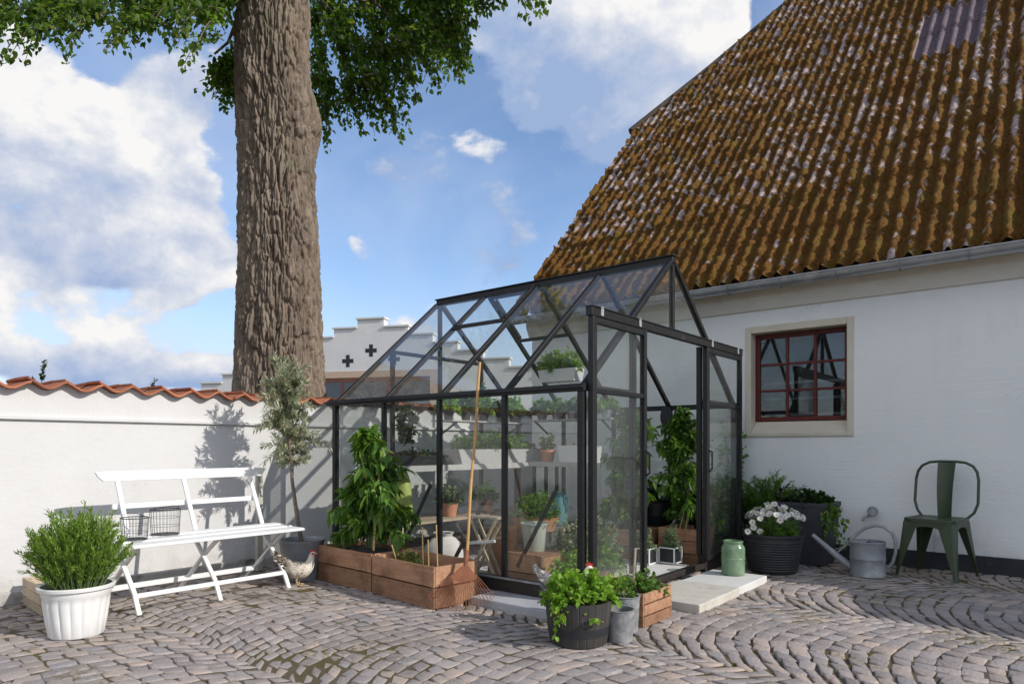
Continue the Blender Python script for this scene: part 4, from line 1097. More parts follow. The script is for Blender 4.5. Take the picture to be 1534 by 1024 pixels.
def crate(name, label, cat, loc, rotz, lx, ly, h, mat, vmat, boards=2, soil=.75, group=None, gap=.006, post=.04, inner_post=True):
    """box of boards nailed to corner posts; X is the long side"""
    t = thing(name, label, cat, loc, rotz, group); th = .014
    bh = (h - gap * (boards - 1)) / boards
    for s in (-1, 1):
        m = MB()
        for k in range(boards): m.bx(-lx / 2, lx / 2, s * (ly / 2 - th), s * ly / 2, k * (bh + gap) + .002, k * (bh + gap) + bh)
        m.build('side_panel', mat, t, bevel=.003)
        m = MB()
        for k in range(boards): m.bx(s * (lx / 2 - th), s * (lx / 2 + .001), -ly / 2 + th + .001, ly / 2 - th - .001, k * (bh + gap) + .004, k * (bh + gap) + bh - .002)
        m.build('end_panel', mat, t, bevel=.003)
    for a in (-1, 1):
        for b in (-1, 1):
            m = MB(); m.bx(a * (lx / 2 - th - .001), a * (lx / 2 - th - post), b * (ly / 2 - th - .001), b * (ly / 2 - th - post * .6), .002, h - .006)
            m.build('corner_post', vmat, t, bevel=.002)
    bo = MB(); bo.bx(-lx / 2 + th + .001, lx / 2 - th - .001, -ly / 2 + th + .001, ly / 2 - th - .001, .006, .018); bo.build('bottom', mat, t)
    if soil:
        nx, ny = 22, 14; X, Y = np.meshgrid(np.linspace(-lx / 2 + th, lx / 2 - th, nx), np.linspace(-ly / 2 + th, ly / 2 - th, ny), indexing='ij')
        Z = h * soil + .03 * (fbm(X * 14 + loc[0] * 9, Y * 14, X * 0 + 2, 4) - .5)
        idx = np.arange(nx * ny).reshape(nx, ny)
        F = np.stack([idx[:-1, :-1], idx[1:, :-1], idx[1:, 1:], idx[:-1, 1:]], -1).reshape(-1, 4)
        np_mesh('soil', np.stack([X, Y, Z], -1).reshape(-1, 3), F, M_soil, t, True)
    return t
def stakes(t, pts, mat=M_bamboo, r=.0055):
    for p, q in pts:
        m = MB(); p, q = Vector(p), Vector(q); n = max(3, int((q - p).length / .11))
        P, Rr = [], []
        for i in range(n + 1):
            c = p + (q - p) * (i / n)
            for dz, f in ((-.006, 1), (0, 1.22), (.006, 1)):
                P.append(c + (q - p).normalized() * dz); Rr.append(r * f)
        m.tube(P, Rr, 7); m.build('stake', mat, t, smooth=True)

crate('wooden_crate', 'small weathered pale slatted crate tucked between the white pot and the wall', 'crate', (-4.885, 1.56, 0), R(-4), .48, .36, .17, M_crate_pale, M_crate_pale, 3, 0)

# ------------------------------------------------------------------ olive tree in a zinc tub
def olive():
    b = at(446, 866, 5.12); t = thing('potted_olive_tree', 'slender young olive tree in a grey zinc tub beside the bench', 'potted tree', (b.x - .02, b.y + .05, 0)); rs = np.random.RandomState(9)
    p = MB(); p.lathe([(.125, 0), (.128, .01), (.150, .17), (.163, .275), (.172, .285), (.174, .298), (.166, .300), (.158, .290), (.152, .25)], n=48)
    p.build('pot', M_zinc_old, t, smooth=True)
    s = MB(); s.lathe([(.153, .262), (.001, .27)], n=24, cap0=False); s.build('soil', M_soil, t)
    ax = Vector((math.cos(R(CAM_YAW)), math.sin(R(CAM_YAW)), 0))    # to the right of the picture
    ay = Vector((-ax.y, ax.x, 0))
    tp = lambda a, z, q=0: ax * a + ay * q + Vector((0, 0, z))
    tr = [tp(.0, .26), tp(-.03, .42), tp(-.06, .58, .02), tp(-.085, .74, .03), tp(-.085, .88, .02), tp(-.10, 1.05), tp(-.12, 1.25), tp(-.14, 1.45, .02)]
    m = MB(); m.tube(tr, [.017, .0155, .015, .013, .013, .011, .008, .004], 8, cap=False); m.build('trunk', M_bark_dark, t, smooth=True)
    base, tips = [], []
    for i in range(92):
        k = rs.uniform(.86, 1.42); q = Vector(tr[4]).lerp(tr[7], min(1, max(0, (k - .88) / .57)))
        a = rs.uniform(0, 2 * PI); rr = rs.uniform(.05, .25) * (1.0 - .45 * abs(k - 1.1))
        base.append(np.array(q)); tips.append(np.array(q) + [rr * math.cos(a), rr * math.sin(a), rs.uniform(-.06, .24)])
    for i in range(24):
        q = tr[6]; base.append(np.array(q)); tips.append(np.array(q) + [rs.normal() * .07, rs.normal() * .07, rs.uniform(.20, .47)])
    for i in range(5):
        q = tr[5]; base.append(np.array(q)); tips.append(np.array(q + ax * rs.uniform(-.34, .36) + ay * rs.normal() * .1) + [0, 0, rs.uniform(-.1, .1)])
    sh = stems(rs, base, tips, .10, sag=.05)
    P, D, N = leaves_on(rs, sh, 58, .75, .12, .2, .004); n = len(P)
    leaf_mesh('crown', P, D, N, rs.uniform(.035, .062, n), rs.uniform(.010, .0155, n), M_leaf_olive, t, None, .1, .05)
    stem_mb(sh, .004, .0015, 4).build('branch', M_bark_dark, t)
olive()

# ------------------------------------------------------------------ the two crates with the tomato plant and canes
def tomato(t, rs, cx, cy, z0, h, w, n_sh, per, L=(.06, .105), mat=None, droop=.45, wy=None):
    wy = wy or w
    base, tips = [], []
    for i in range(n_sh):
        k = rs.uniform(.12, 1.0); a = rs.uniform(0, 2 * PI); rr = (.2 + .9 * rs.uniform() ** .8) * (1.05 - .72 * k ** 2.6) * (1 + .22 * math.sin(k * 17 + a * 2))
        base.append([cx + .02 * rs.normal(), cy + .02 * rs.normal(), z0 + h * k * .82]); tips.append([cx + w * rr * math.cos(a), cy + wy * rr * math.sin(a), z0 + h * (k * .95 + .04)])
    sh = stems(rs, base, tips, .12, 6, .22)
    P, D, N = leaves_on(rs, sh, per, .85, .12, -.45, .008); n = len(P)
    ln = rs.uniform(*L, n)
    leaf_mesh('foliage', P, D, N, ln, ln * rs.uniform(.42, .62, n), mat or M_leaf_tomato, t, None, .16, droop, True)
    m = stem_mb(sh, .004, .0015, 5)
    for q in range(3): m.tube([(cx + .03 * (q - 1), cy, z0 - .02), (cx + .025 * (q - 1), cy + .02, z0 + h * .4), (cx + .01 * q, cy, z0 + h * .9)], [.009, .008, .004], 6)
    m.build('stem', M_stem, t, smooth=True)
t = crate('planter_crate', 'reddish wooden crate holding the big leafy tomato plant', 'planter', (-4.005, 3.205, 0), R(-3.6), .665, .36, .265, M_crate, M_crate_v, 2, .86, 'wooden crates in front of the greenhouse', post=.05)
rs_ = np.random.RandomState(31)
tomato(t, rs_, .07, -.01, .235, .95, .37, 82, 30, (.045, .10), wy=.24)
stakes(t, [((.19, -.06, .2), (.22, -.02, .96)), ((.13, -.02, .2), (.20, -.05, .55))], r=.007)
m = MB(); m.bx(-.05, .26, -.10, .08, .236, .262); m.build('black_tray', M_blackpot, t, bevel=.004)
t = crate('planter_crate', 'reddish wooden crate of bare soil with thin bamboo canes, beside the rake', 'planter', (-3.312, 3.140, 0), R(-5.6), .665, .36, .262, M_crate, M_crate_v, 2, .55, 'wooden crates in front of the greenhouse', post=.05)
stakes(t, [((-.13, .10, .12), (-.14, .10, .44)), ((.06, .0, .12), (.05, .0, .38)), ((.24, -.07, .12), (.235, -.08, .50)), ((-.22, -.02, .12), (-.27, -.06, .32))], r=.004)
rs_ = np.random.RandomState(6)
sh = stems(rs_, [[-.24, .02, .14]] * 8, dome_tips(rs_, 8, (-.22, .04, .18), .10, .09, .13), .1)
P, D, N = leaves_on(rs_, sh, 9, .9, .3, .1); leaf_mesh('seedling', P, D, N, rs_.uniform(.03, .05, len(P)), .022, M_leaf_mid, t, None, .1, .2, True)

# ------------------------------------------------------------------ rake
def rake():
    t = thing('leaf_rake', 'rusty fan leaf rake with a long wooden handle leaning on the greenhouse', 'rake', (-2.86, 3.05, 0))
    foot = Vector((-.03, .05, .285)); topp = Vector((-3.045, 3.405, 1.56)) - Vector(t.location)
    h = MB(); n = 14
    h.tube([foot + (topp - foot) * (i / n) + Vector((.003 * math.sin(i * .9), .002 * math.cos(i * .7), 0)) for i in range(n + 1)], [.0098 + .0008 * math.sin(i * 1.7) for i in range(n + 1)], 10); h.build('handle', M_handle, t, smooth=True)
    so = MB(); so.tube([foot + (topp - foot) * (-.02), foot + (topp - foot) * .055], [.014, .016], 10); so.build('ferrule', M_rust, t, smooth=True)
    ex = Vector((.74, .66, .0)).normalized(); d = Vector((.10, -.30, -1)).normalized()
    hd = MB(); p0 = foot + Vector((0, -.004, 0))
    P = lambda a, u: p0 + ex * (math.sin(a) * u) + d * (math.cos(a) * u) * .98
    an = np.linspace(-.72, .72, 11)
    top_ = [P(a, .03) for a in an]; bot = [P(a, .125) for a in an]
    th = ex.cross(d).normalized() * .002
    vs = [v - th for v in top_ + bot] + [v + th for v in top_ + bot]; k = len(an); f = []
    for i in range(k - 1): f += [(i, i + 1, k + i + 1, k + i), (2 * k + i, 3 * k + i, 3 * k + i + 1, 2 * k + i + 1), (k + i, k + i + 1, 3 * k + i + 1, 3 * k + i), (i + 1, i, 2 * k + i, 2 * k + i + 1)]
    f += [(0, k, 3 * k, 2 * k), (k - 1, 3 * k - 1, 4 * k - 1, 2 * k - 1)[::1]]
    hd.add(vs, f); hd.build('head_plate', M_rust, t)
    for a in np.linspace(-.76, .76, 23):
        q = MB(); q.tube([P(a, .11), P(a, .25), P(a, .285), P(a, .289) + Vector((0, 0, -.012)) + th * -6], .0025, 5); q.build('tine', M_rust, t)
rake()

# ------------------------------------------------------------------ front pots
def bush(t, rs, c, rx, ry, h, n, per, L, ratio, mat, base_r=.3, spread=.8, up=.2, bend=.12, sag=0.0, detail=True, name='foliage', smat=None, start=.25, droop=.15, zmin=0):
    tips = dome_tips(rs, n, c, rx, ry, h, zmin)
    base = np.array(c) + (tips - np.array(c)) * [base_r, base_r, 0] + rs.normal(size=(n, 3)) * [.01, .01, 0]
    sh = stems(rs, base, tips, bend, 6, sag)
    P, D, N = leaves_on(rs, sh, per, spread, start, up, .004); k = len(P); ln = rs.uniform(*L, k)
    leaf_mesh(name, P, D, N, ln, ln * rs.uniform(ratio * .8, ratio * 1.2, k), mat, t, None, .12, droop, detail)
    stem_mb(sh, .003, .0012, 4).build('stem', smat or M_stem, t)
def barrel():
    t = thing('barrel_planter', 'dark half barrel tub overflowing with bright green salad leaves', 'planter', (-1.945, 2.93, 0)); rs = np.random.RandomState(14)
    n = 26
    fl = lambda a, z: 1 - .012 * (abs(math.sin(a * n / 2)) < .10)
    p = MB(); p.lathe([(.140, 0), (.146, .006), (.155, .07), (.1635, .14), (.170, .215), (.170, .220), (.156, .220), (.150, .18)], n=208, flute=fl); p.build('tub', M_barrel, t, smooth=False)
    for z0, z1 in ((.055, .095), ):
        b = MB(); r0, r1 = .1555 + (z0 - .06) * .11, .1595 + (z1 - .09) * .11; b.lathe([(r0 - .006, z0), (r0, z0), (r1, z1), (r1 - .006, z1)], n=48, cap0=False); b.build('hoop', M_blackpot, t, smooth=True)
    s = MB(); s.lathe([(.152, .19), (.001, .20)], n=24, cap0=False); s.build('soil', M_soil, t)
    bush(t, rs, (0, 0, .19), .205, .205, .19, 150, 15, (.022, .042), .72, M_leaf_fresh, .55, .8, .25, start=.35)
    tips = [(.17 * math.cos(a), .17 * math.sin(a), .22) for a in rs.uniform(0, 2 * PI, 26)]
    sh = stems(rs, [(.10 * math.cos(a), .10 * math.sin(a), .2) for a in rs.uniform(0, 2 * PI, 4)] + [(-.02, -.13, .21)], [(.2 * math.cos(a), .2 * math.sin(a), .17) for a in rs.uniform(3.5, 6, 4)] + [(-.01, -.185, .075)], .1, sag=.1)
    P, D, N = leaves_on(rs, sh, 16, .8, .4, -.3); leaf_mesh('trailing_shoot', P, D, N, rs.uniform(.02, .034, len(P)), .022, M_leaf_fresh, t, None, .1, .2, True)
barrel()
def zinc_pot(x, y, r, h, label, seed):
    t = thing('zinc_pot', label, 'pot', (x, y, 0), 0, 'grey metal pots by the barrel'); rs = np.random.RandomState(seed)
    p = MB(); p.lathe([(r * .86, 0), (r * .88, .004), (r * .90, h * .30), (r * .91, h * .32), (r * .92, h * .34), (r, h * .97), (r * 1.05, h * .975), (r * 1.06, h * .99), (r * 1.0, h), (r * .92, h * .99), (r * .86, h * .5)], n=40); p.build('body', M_galv, t, smooth=True)
    s = MB(); s.lathe([(r * .89, h * .62), (.001, h * .64)], n=20, cap0=False); s.build('soil', M_soil, t)
    return t, rs
zinc_pot(-1.795, 3.085, .078, .165, 'squat speckled grey metal pot, empty, right beside the dark barrel', 2)
t, rs_ = zinc_pot(-1.86, 3.26, .078, .195, 'taller pale grey metal pot with a little green, between the barrel and the wooden box', 3)
bush(t, rs_, (0, 0, .16), .08, .08, .09, 14, 12, (.018, .03), .6, M_leaf_mid, .5)
t = crate('wooden_box', 'light brown wooden box of leafy greens standing on the cobbles by the slabs', 'planter', (-1.935, 3.525, 0), 0, .27, .35, .19, M_crate, M_crate_v, 3, .80, None, gap=.002)
rs_ = np.random.RandomState(8)
bush(t, rs_, (0, .03, .14), .15, .19, .13, 60, 13, (.020, .036), .66, M_leaf_mid, .7)
bush(t, rs_, (-.1, -.08, .14), .09, .10, .13, 26, 13, (.020, .036), .66, M_leaf_fresh, .7, name='light_foliage')
stakes(t, [((-.04, .02, .12), (-.02, .02, .40))], M_crate_pale, .007)

# ------------------------------------------------------------------ hens
def hen(name_label, loc, rotz, s, cols, tail_dark, pose=0):
    t = thing('hen', name_label, 'hen', loc, rotz)
    m_, k, out = new_mat('hen_feathers'); v = coords(k, 'Object', (1, 1, 1))
    sx = k.node('ShaderNodeSeparateXYZ'); k.link(k.node('ShaderNodeTexCoord').outputs['Object'], sx.inputs[0])
    vo = k.node('ShaderNodeTexVoronoi'); vo.inputs['Scale'].default_value = 46 / s; k.link(v, vo.inputs['Vector'])
    bar_ = k.noise(coords(k, 'Object', (1, 1, 2.2)), 38 / s, 4, .6, 1.0)
    cc = k.mix(k.mapr(bar_, .44, .56), cols[0], cols[1]); cc = k.mix(k.mapr(vo.outputs['Distance'], .25, .5, 0, .55), cc, cols[2])
    cc = k.mix(k.mapr(sx.outputs[0], -.02 * s, -.10 * s), cc, k.mix(k.mapr(bar_, .5, .6), tail_dark, cols[0]))
    cc = k.mix(k.mapr(sx.outputs[0], .055 * s, .085 * s), cc, cols[3])
    bsdf(k, out, cc, .8, 0, .2, bump(k, vo.outputs['Distance'], .6, .006))
    # one loft from the tail tip over the body and neck to the crown of the head
    path = [(-.185, .275, .006, .004), (-.165, .255, .020, .020), (-.135, .215, .032, .045), (-.10, .165, .052, .062), (-.055, .135, .070, .074), (-.005, .125, .078, .080), (.045, .132, .074, .075),
            (.080, .155, .058, .056), (.098, .190, .041, .040), (.105, .222, .030, .028), (.110, .248, .026, .025), (.118, .266, .024, .023), (.128, .276, .017, .017), (.137, .279, .006, .006)]
    P = [Vector((a, 0, b)) * s for a, b, _, _ in path]; Rr = [(w * s, h * s) for _, _, w, h in path]
    # flat: first axis is sideways
    b = MB(); b.tube(P, Rr, 16); o = b.build('body', m_, t, smooth=True)
    sd = o.modifiers.new('sub', 'SUBSURF'); sd.levels = 2; sd.render_levels = 2
    w = MB()
    for sg in (-1, 1):
        w.prism([(-.115, .150), (-.06, .175), (.02, .172), (.055, .150), (.045, .115), (-.02, .095), (-.08, .105)], (0, 0, 0), (s, 0, 0), (0, 0, s), (0, sg, 0), 1)
    w.v = []; w.f = []
    for sg in (-1, 1):
        pts = [Vector((-.125, sg * .062, .165)) * s, Vector((-.07, sg * .079, .150)) * s, Vector((-.01, sg * .086, .138)) * s, Vector((.04, sg * .078, .140)) * s, Vector((.065, sg * .066, .150)) * s]
        w.tube(pts, [(.004 * s, .010 * s), (.010 * s, .028 * s), (.012 * s, .038 * s), (.010 * s, .032 * s), (.004 * s, .012 * s)], 10)
    w.build('wing', m_, t, smooth=True)
    f = MB(); rr = random.Random(3)
    for q in range(9):
        a = (q - 4) * .16; f.bar(Vector((-.12, a * .10, .19)) * s, Vector((-.20 + abs(a) * .03, a * .16, .30 - abs(a) * .09)) * s, .022 * s, .003 * s, (0, 1, 0))
    f.build('tail_feather', m_, t)
    M_comb = m_mottle('comb_red', (.34, .02, .018), (.46, .04, .03), 30, .55, .3, 90)
    c = MB(); c.prism([(.098, .284), (.096, .300), (.104, .296), (.108, .312), (.116, .299), (.124, .310), (.128, .297), (.138, .302), (.140, .284), (.128, .276)], (0, -.003 * s, 0), (s, 0, 0), (0, 0, s), (0, 1, 0), .006 * s); c.build('comb', M_comb, t, bevel=.001)
    wt = MB(); wt.tube([Vector((.139, .007, .266)) * s, Vector((.141, .008, .252)) * s, Vector((.138, .008, .242)) * s], [.005 * s, .008 * s, .004 * s], 8); wt.tube([Vector((.139, -.007, .266)) * s, Vector((.141, -.008, .252)) * s, Vector((.138, -.008, .242)) * s], [.005 * s, .008 * s, .004 * s], 8)
    for sg in (-1, 1): wt.tube([Vector((.112, sg * .0215, .268)) * s, Vector((.130, sg * .0205, .266)) * s], [(.004 * s, .011 * s), (.003 * s, .008 * s)], 8)
    wt.build('wattle', M_comb, t, smooth=True)
    bk = MB(); bk.tube([Vector((.138, 0, .272)) * s, Vector((.150, 0, .270)) * s, Vector((.159, 0, .264)) * s], [.009 * s, .006 * s, .001 * s], 8); bk.build('beak', m_mottle('beak_horn', (.35, .24, .10), (.45, .33, .16), 20, .5, 0), t, smooth=True)
    ey = MB()
    for sg in (-1, 1): ey.lathe([(.001, -.004 * s), (.004 * s, -.002 * s), (.0045 * s, 0), (.004 * s, .002 * s), (.001, .004 * s)], Vector((.127, sg * .0195, .2725)) * s, 8)
    ey.build('eye', m_mottle('eye_dark', (.01, .006, .004), (.03, .015, .01), 5, .2, 0), t, smooth=True)
    M_sh = m_mottle('hen_leg', (.42, .31, .16), (.5, .38, .22), 30, .7, .2, 90)
    for sg in (-1, 1):
        l = MB(); y = sg * .034 * s
        l.tube([Vector((.0, y / s, .085)) * s, Vector((-.012, y / s, .045)) * s, Vector((.0, y / s, .008)) * s], [.013 * s, .007 * s, .006 * s], 8)
        for a in (-.5, 0, .5): l.tube([Vector((0, y / s, .006)) * s, Vector((.028 * math.cos(a), y / s + .028 * math.sin(a), .005)) * s, Vector((.042 * math.cos(a), y / s + .042 * math.sin(a), .002)) * s], [.005 * s, .004 * s, .002 * s], 6)
        l.tube([Vector((0, y / s, .006)) * s, Vector((-.022, y / s, .003)) * s], [.005 * s, .002 * s], 6)
        l.build('leg', M_sh, t, smooth=True)
PR = R(CAM_YAW)
p = at(447, 872, 4.92)
hen('pale speckled hen with a dark tail standing in front of the zinc olive tub', (p.x, p.y, 0), PR + .12, .84, ((.60, .52, .42), (.20, .13, .085), (.78, .72, .62), (.72, .66, .56)), (.045, .032, .026))
p = at(852, 900, 3.82)
hen('grey speckled hen with a red comb behind the salad barrel', (p.x, p.y, .05), PR + .10, .98, ((.42, .41, .40), (.12, .12, .125), (.60, .58, .56), (.74, .70, .64)), (.14, .13, .14))

# ------------------------------------------------------------------ jar, daisies, dark planters, can, chair
def jar():
    t = thing('glass_jar', 'green glass jar with a wide mouth standing on the pale slab', 'jar', (-1.93, 4.98, .047))
    m, k, out = new_mat('green_glass')
    tr = k.node('ShaderNodeBsdfTransparent'); tr.inputs[0].default_value = (.60, .78, .58, 1)
    p_ = bsdf(k, None, k.mix(k.mapr(k.noise(coords(k, 'Object', (1, 1, .5)), 14, 4, .6), .35, .7), (.20, .33, .19), (.45, .58, .42)), .08, 0, .8)
    mx = k.node('ShaderNodeMixShader'); mx.inputs[0].default_value = .52; k.link(tr.outputs[0], mx.inputs[1]); k.link(p_.outputs[0], mx.inputs[2]); k.link(mx.outputs[0], out.inputs[0])
    b = MB(); b.lathe([(.070, 0), (.082, .004), (.085, .015), (.086, .19), (.083, .208), (.072, .222), (.068, .232), (.070, .238), (.069, .252), (.063, .253), (.062, .235), (.074, .205), (.078, .19), (.078, .02), (.001, .012)], n=40); b.build('body', m, t, smooth=True)
    r = MB(); r.lathe([(.0865, .12), (.0885, .124), (.0865, .128)], n=40, cap0=False); r.lathe([(.070, .238), (.0735, .243), (.070, .25)], n=40, cap0=False); r.build('rim', m, t, smooth=True)
    c = MB(); c.lathe([(.030, .014), (.031, .09), (.001, .092)], n=20); c.build('candle', m_mottle('candle_wax', (.55, .57, .42), (.62, .64, .50), 6, .6, 0), t, smooth=True)
jar()

def daisies():
    t = thing('potted_daisies', 'black round pot full of white daisies beside the greenhouse corner', 'potted plant', (-1.83, 5.56, 0)); rs = np.random.RandomState(19)
    p = MB(); prof = [(.175, 0), (.18, .01)]
    for k_ in range(12): z = .02 + k_ * .02; prof += [(.183 + z * .16, z), (.1865 + z * .16, z + .008), (.183 + z * .162, z + .016)]
    prof += [(.228, .285), (.236, .29), (.236, .308), (.222, .308), (.215, .26)]
    p.lathe(prof, n=56); p.build('pot', M_blackpot, t, smooth=True)
    s = MB(); s.lathe([(.217, .27), (.001, .285)], n=24, cap0=False); s.build('soil', M_soil, t)
    bush(t, rs, (0, 0, .28), .235, .22, .19, 130, 20, (.022, .042), .24, M_leaf_mid, .5, .7, .3, start=.1)
    fl = []
    ax = np.array([math.cos(PR), math.sin(PR), 0]); ay = np.array([-ax[1], ax[0], 0])
    n = 62; tries = 0
    while len(fl) < n and tries < 4000:
        tries += 1; a = rs.uniform(0, 2 * PI); u = math.sqrt(rs.uniform()); q = np.array([.235 * u * math.cos(a), .22 * u * math.sin(a), .28 + .235 * math.sqrt(1 - .72 * u * u) + rs.normal() * .014])
        if all(np.linalg.norm(q - z) > .030 for z, _ in fl): fl.append((q, np.array([q[0] * 1.6, q[1] * 1.6, .30]) + rs.normal(size=3) * .10 - ay * .10))
    for a, h in ((-.19, .36), (-.235, .33), (-.14, .33), (-.2, .40)): fl.append((ax * a - ay * .10 + [0, 0, h], -ay * .7 + ax * -.2 + [0, 0, .35]))
    P, D, N, ey = [], [], [], MB(); sh = []
    for q, nn in fl:
        nn = nn / np.linalg.norm(nn); e1 = np.cross(nn, [0, 0, 1.0]); e1 = e1 / (np.linalg.norm(e1) + 1e-6); e2 = np.cross(nn, e1); sh.append(np.linspace(np.array([q[0] * .4, q[1] * .4, .28]), q, 5))
        for ring, m_ in ((0, 17), (1, 12)):
            for j in range(m_):
                a = 2 * PI * j / m_ + ring * .2 + rs.normal() * .06; d = e1 * math.cos(a) + e2 * math.sin(a)
                P.append(q + d * .006 + nn * (.001 + .002 * ring)); D.append(d + nn * (.12 + .35 * ring)); N.append(nn)
        ey.tube([Vector(q), Vector(q + nn * .004), Vector(q + nn * .006)], [.0085, .008, .002], 8)
    ln = rs.uniform(.018, .025, len(P)); leaf_mesh('flower', P, D, N, ln, .0085, M_petal, t, None, .1, .05, True)
    ey.build('flower_eye', M_yolk, t, smooth=True); stem_mb(sh, .002, .0018, 4).build('stem', M_stem, t)
daisies()

def square_planter():
    t = thing('square_planter', 'tall dark grey square planter with trailing ivy against the house wall', 'planter', (-1.735, 6.20, 0), R(-3)); rs = np.random.RandomState(23)
    h, w0, w1 = .52, .16, .20
    m = MB()
    vs = []
    for w, z in ((w0, 0), (w1, h), (w1 - .018, h), (w1 - .03, h - .06)): vs += [(-w, -w, z), (w, -w, z), (w, w, z), (-w, w, z)]
    fs = [(3, 2, 1, 0)] + [(l * 4 + i, l * 4 + (i + 1) % 4, l * 4 + 4 + (i + 1) % 4, l * 4 + 4 + i) for l in range(3) for i in range(4)] + [(12, 13, 14, 15)]
    m.add(vs, fs); m.build('box', M_slate_box, t, bevel=.006)
    r = MB(); r.bx(-w1 - .004, w1 + .004, -w1 - .004, -w1 + .012, h - .03, h + .004); r.bx(-w1 - .004, w1 + .004, w1 - .012, w1 + .004, h - .03, h + .004); r.bx(-w1 - .0045, -w1 + .012, -w1 + .0125, w1 - .0125, h - .03, h + .0035); r.bx(w1 - .012, w1 + .0045, -w1 + .0125, w1 - .0125, h - .03, h + .0035); r.build('rim', M_slate_box, t, bevel=.003)
    bush(t, rs, (0, 0, h - .02), .23, .2, .12, 70, 14, (.03, .05), .8, M_leaf_dark, .6, name='foliage')
    base = [(.12, -.12, h)] * 9 + [(.17, -.05, h)] * 6
    tips = [(.19 + rs.uniform(0, .22), -.18 - rs.uniform(0, .08), h - rs.uniform(.05, .30)) for _ in range(15)]
    sh = stems(rs, base, tips, .15, 6, .1); P, D, N = leaves_on(rs, sh, 13, .9, .3, -.3); k = len(P)
    leaf_mesh('ivy_trail', P, D, N, rs.uniform(.028, .042, k), rs.uniform(.026, .036, k), M_leaf_mid, t, None, .1, .2, True)
square_planter()

def back_shrub():
    t = thing('potted_shrub', 'dense dark green feathery shrub in a black tub behind the daisies', 'potted plant', (-2.10, 6.16, 0)); rs = np.random.RandomState(29)
    p = MB(); p.lathe([(.15, 0), (.16, .02), (.19, .36), (.20, .37), (.20, .39), (.18, .39), (.17, .33)], n=36); p.build('pot', M_blackpot, t, smooth=True)
    s = MB(); s.lathe([(.172, .35), (.001, .36)], n=20, cap0=False); s.build('soil', M_soil, t)
    bush(t, rs, (0, 0, .36), .42, .26, .42, 260, 36, (.028, .055), .16, M_leaf_mid, .25, .55, .3, start=.2, detail=False)
    bush(t, rs, (.20, -.02, .36), .20, .16, .30, 60, 22, (.028, .05), .5, M_leaf_purple, .3, .7, .3, start=.25, name='purple_foliage')
back_shrub()

def ivy(loc, h, label, seed, w=.13, mat=None, wy=.05, name='climbing_plant'):
    t = thing(name, label, 'climber', loc); rs = np.random.RandomState(seed)
    sh = []
    for q in range(7):
        z = np.linspace(0, h * rs.uniform(.7, 1), 12); sh.append(np.stack([w * .6 * np.sin(z * rs.uniform(3, 6) + q) * (z / h + .2), wy * .5 * np.sin(z * 5 + q * 2), z], 1))
    P, D, N = leaves_on(rs, sh, 60, 1.0, .05, -.2, .015); k = len(P); ln = rs.uniform(.035, .06, k)
    leaf_mesh('foliage', P, D, N + np.array([0, -.8, 0]), ln, ln * .8, mat or M_leaf_mid, t, None, .1, .25, True)
    stem_mb(sh, .004, .002, 5).build('stem', M_stem, t)
ivy((-2.50, 6.44, 0), 1.40, 'leafy climber on the white wall between greenhouse corner and window', 41, .17)

def watering_can():
    t = thing('watering_can', 'old zinc watering can with a long spout and arched handle on the cobbles', 'watering can', (-1.20, 5.84, 0), R(4))
    b = MB(); b.lathe([(.124, 0), (.128, .003), (.128, .012), (.125, .016), (.125, .13), (.128, .135), (.125, .14), (.124, .255), (.128, .262), (.124, .268), (.120, .262), (.118, .1)], n=48); b.build('body', M_zinc_old, t, smooth=True)
    tp = MB(); a = [(-.122 * math.cos(q), .122 * math.sin(q)) for q in np.linspace(-PI / 2, PI / 2, 20)]
    tp.prism(a, (0, 0, .262), (1, 0, 0), (0, 1, 0), (0, 0, 1), .004); tp.build('top_cover', M_zinc_old, t)
    s = MB(); s.tube([(-.10, 0, .045), (-.16, 0, .085), (-.30, 0, .20), (-.40, 0, .285)], [.033, .030, .022, .017], 14); s.build('spout', M_zinc_old, t, smooth=True)
    st = MB(); st.bar((-.245, 0, .175), (-.11, 0, .235), .012, .005); st.build('spout_stay', M_zinc_old, t)
    h = MB(); pts = [(-.225, 0, .15), (-.16, 0, .215), (-.08, 0, .31), (-.02, 0, .365), (.05, 0, .392), (.11, 0, .385), (.165, 0, .345), (.19, 0, .28), (.19, 0, .20), (.172, 0, .12), (.128, 0, .06)]
    h.tube(pts, [.006, .011] + [.0125] * 8 + [.007], 12); h.build('handle', M_zinc_old, t, smooth=True)
watering_can()

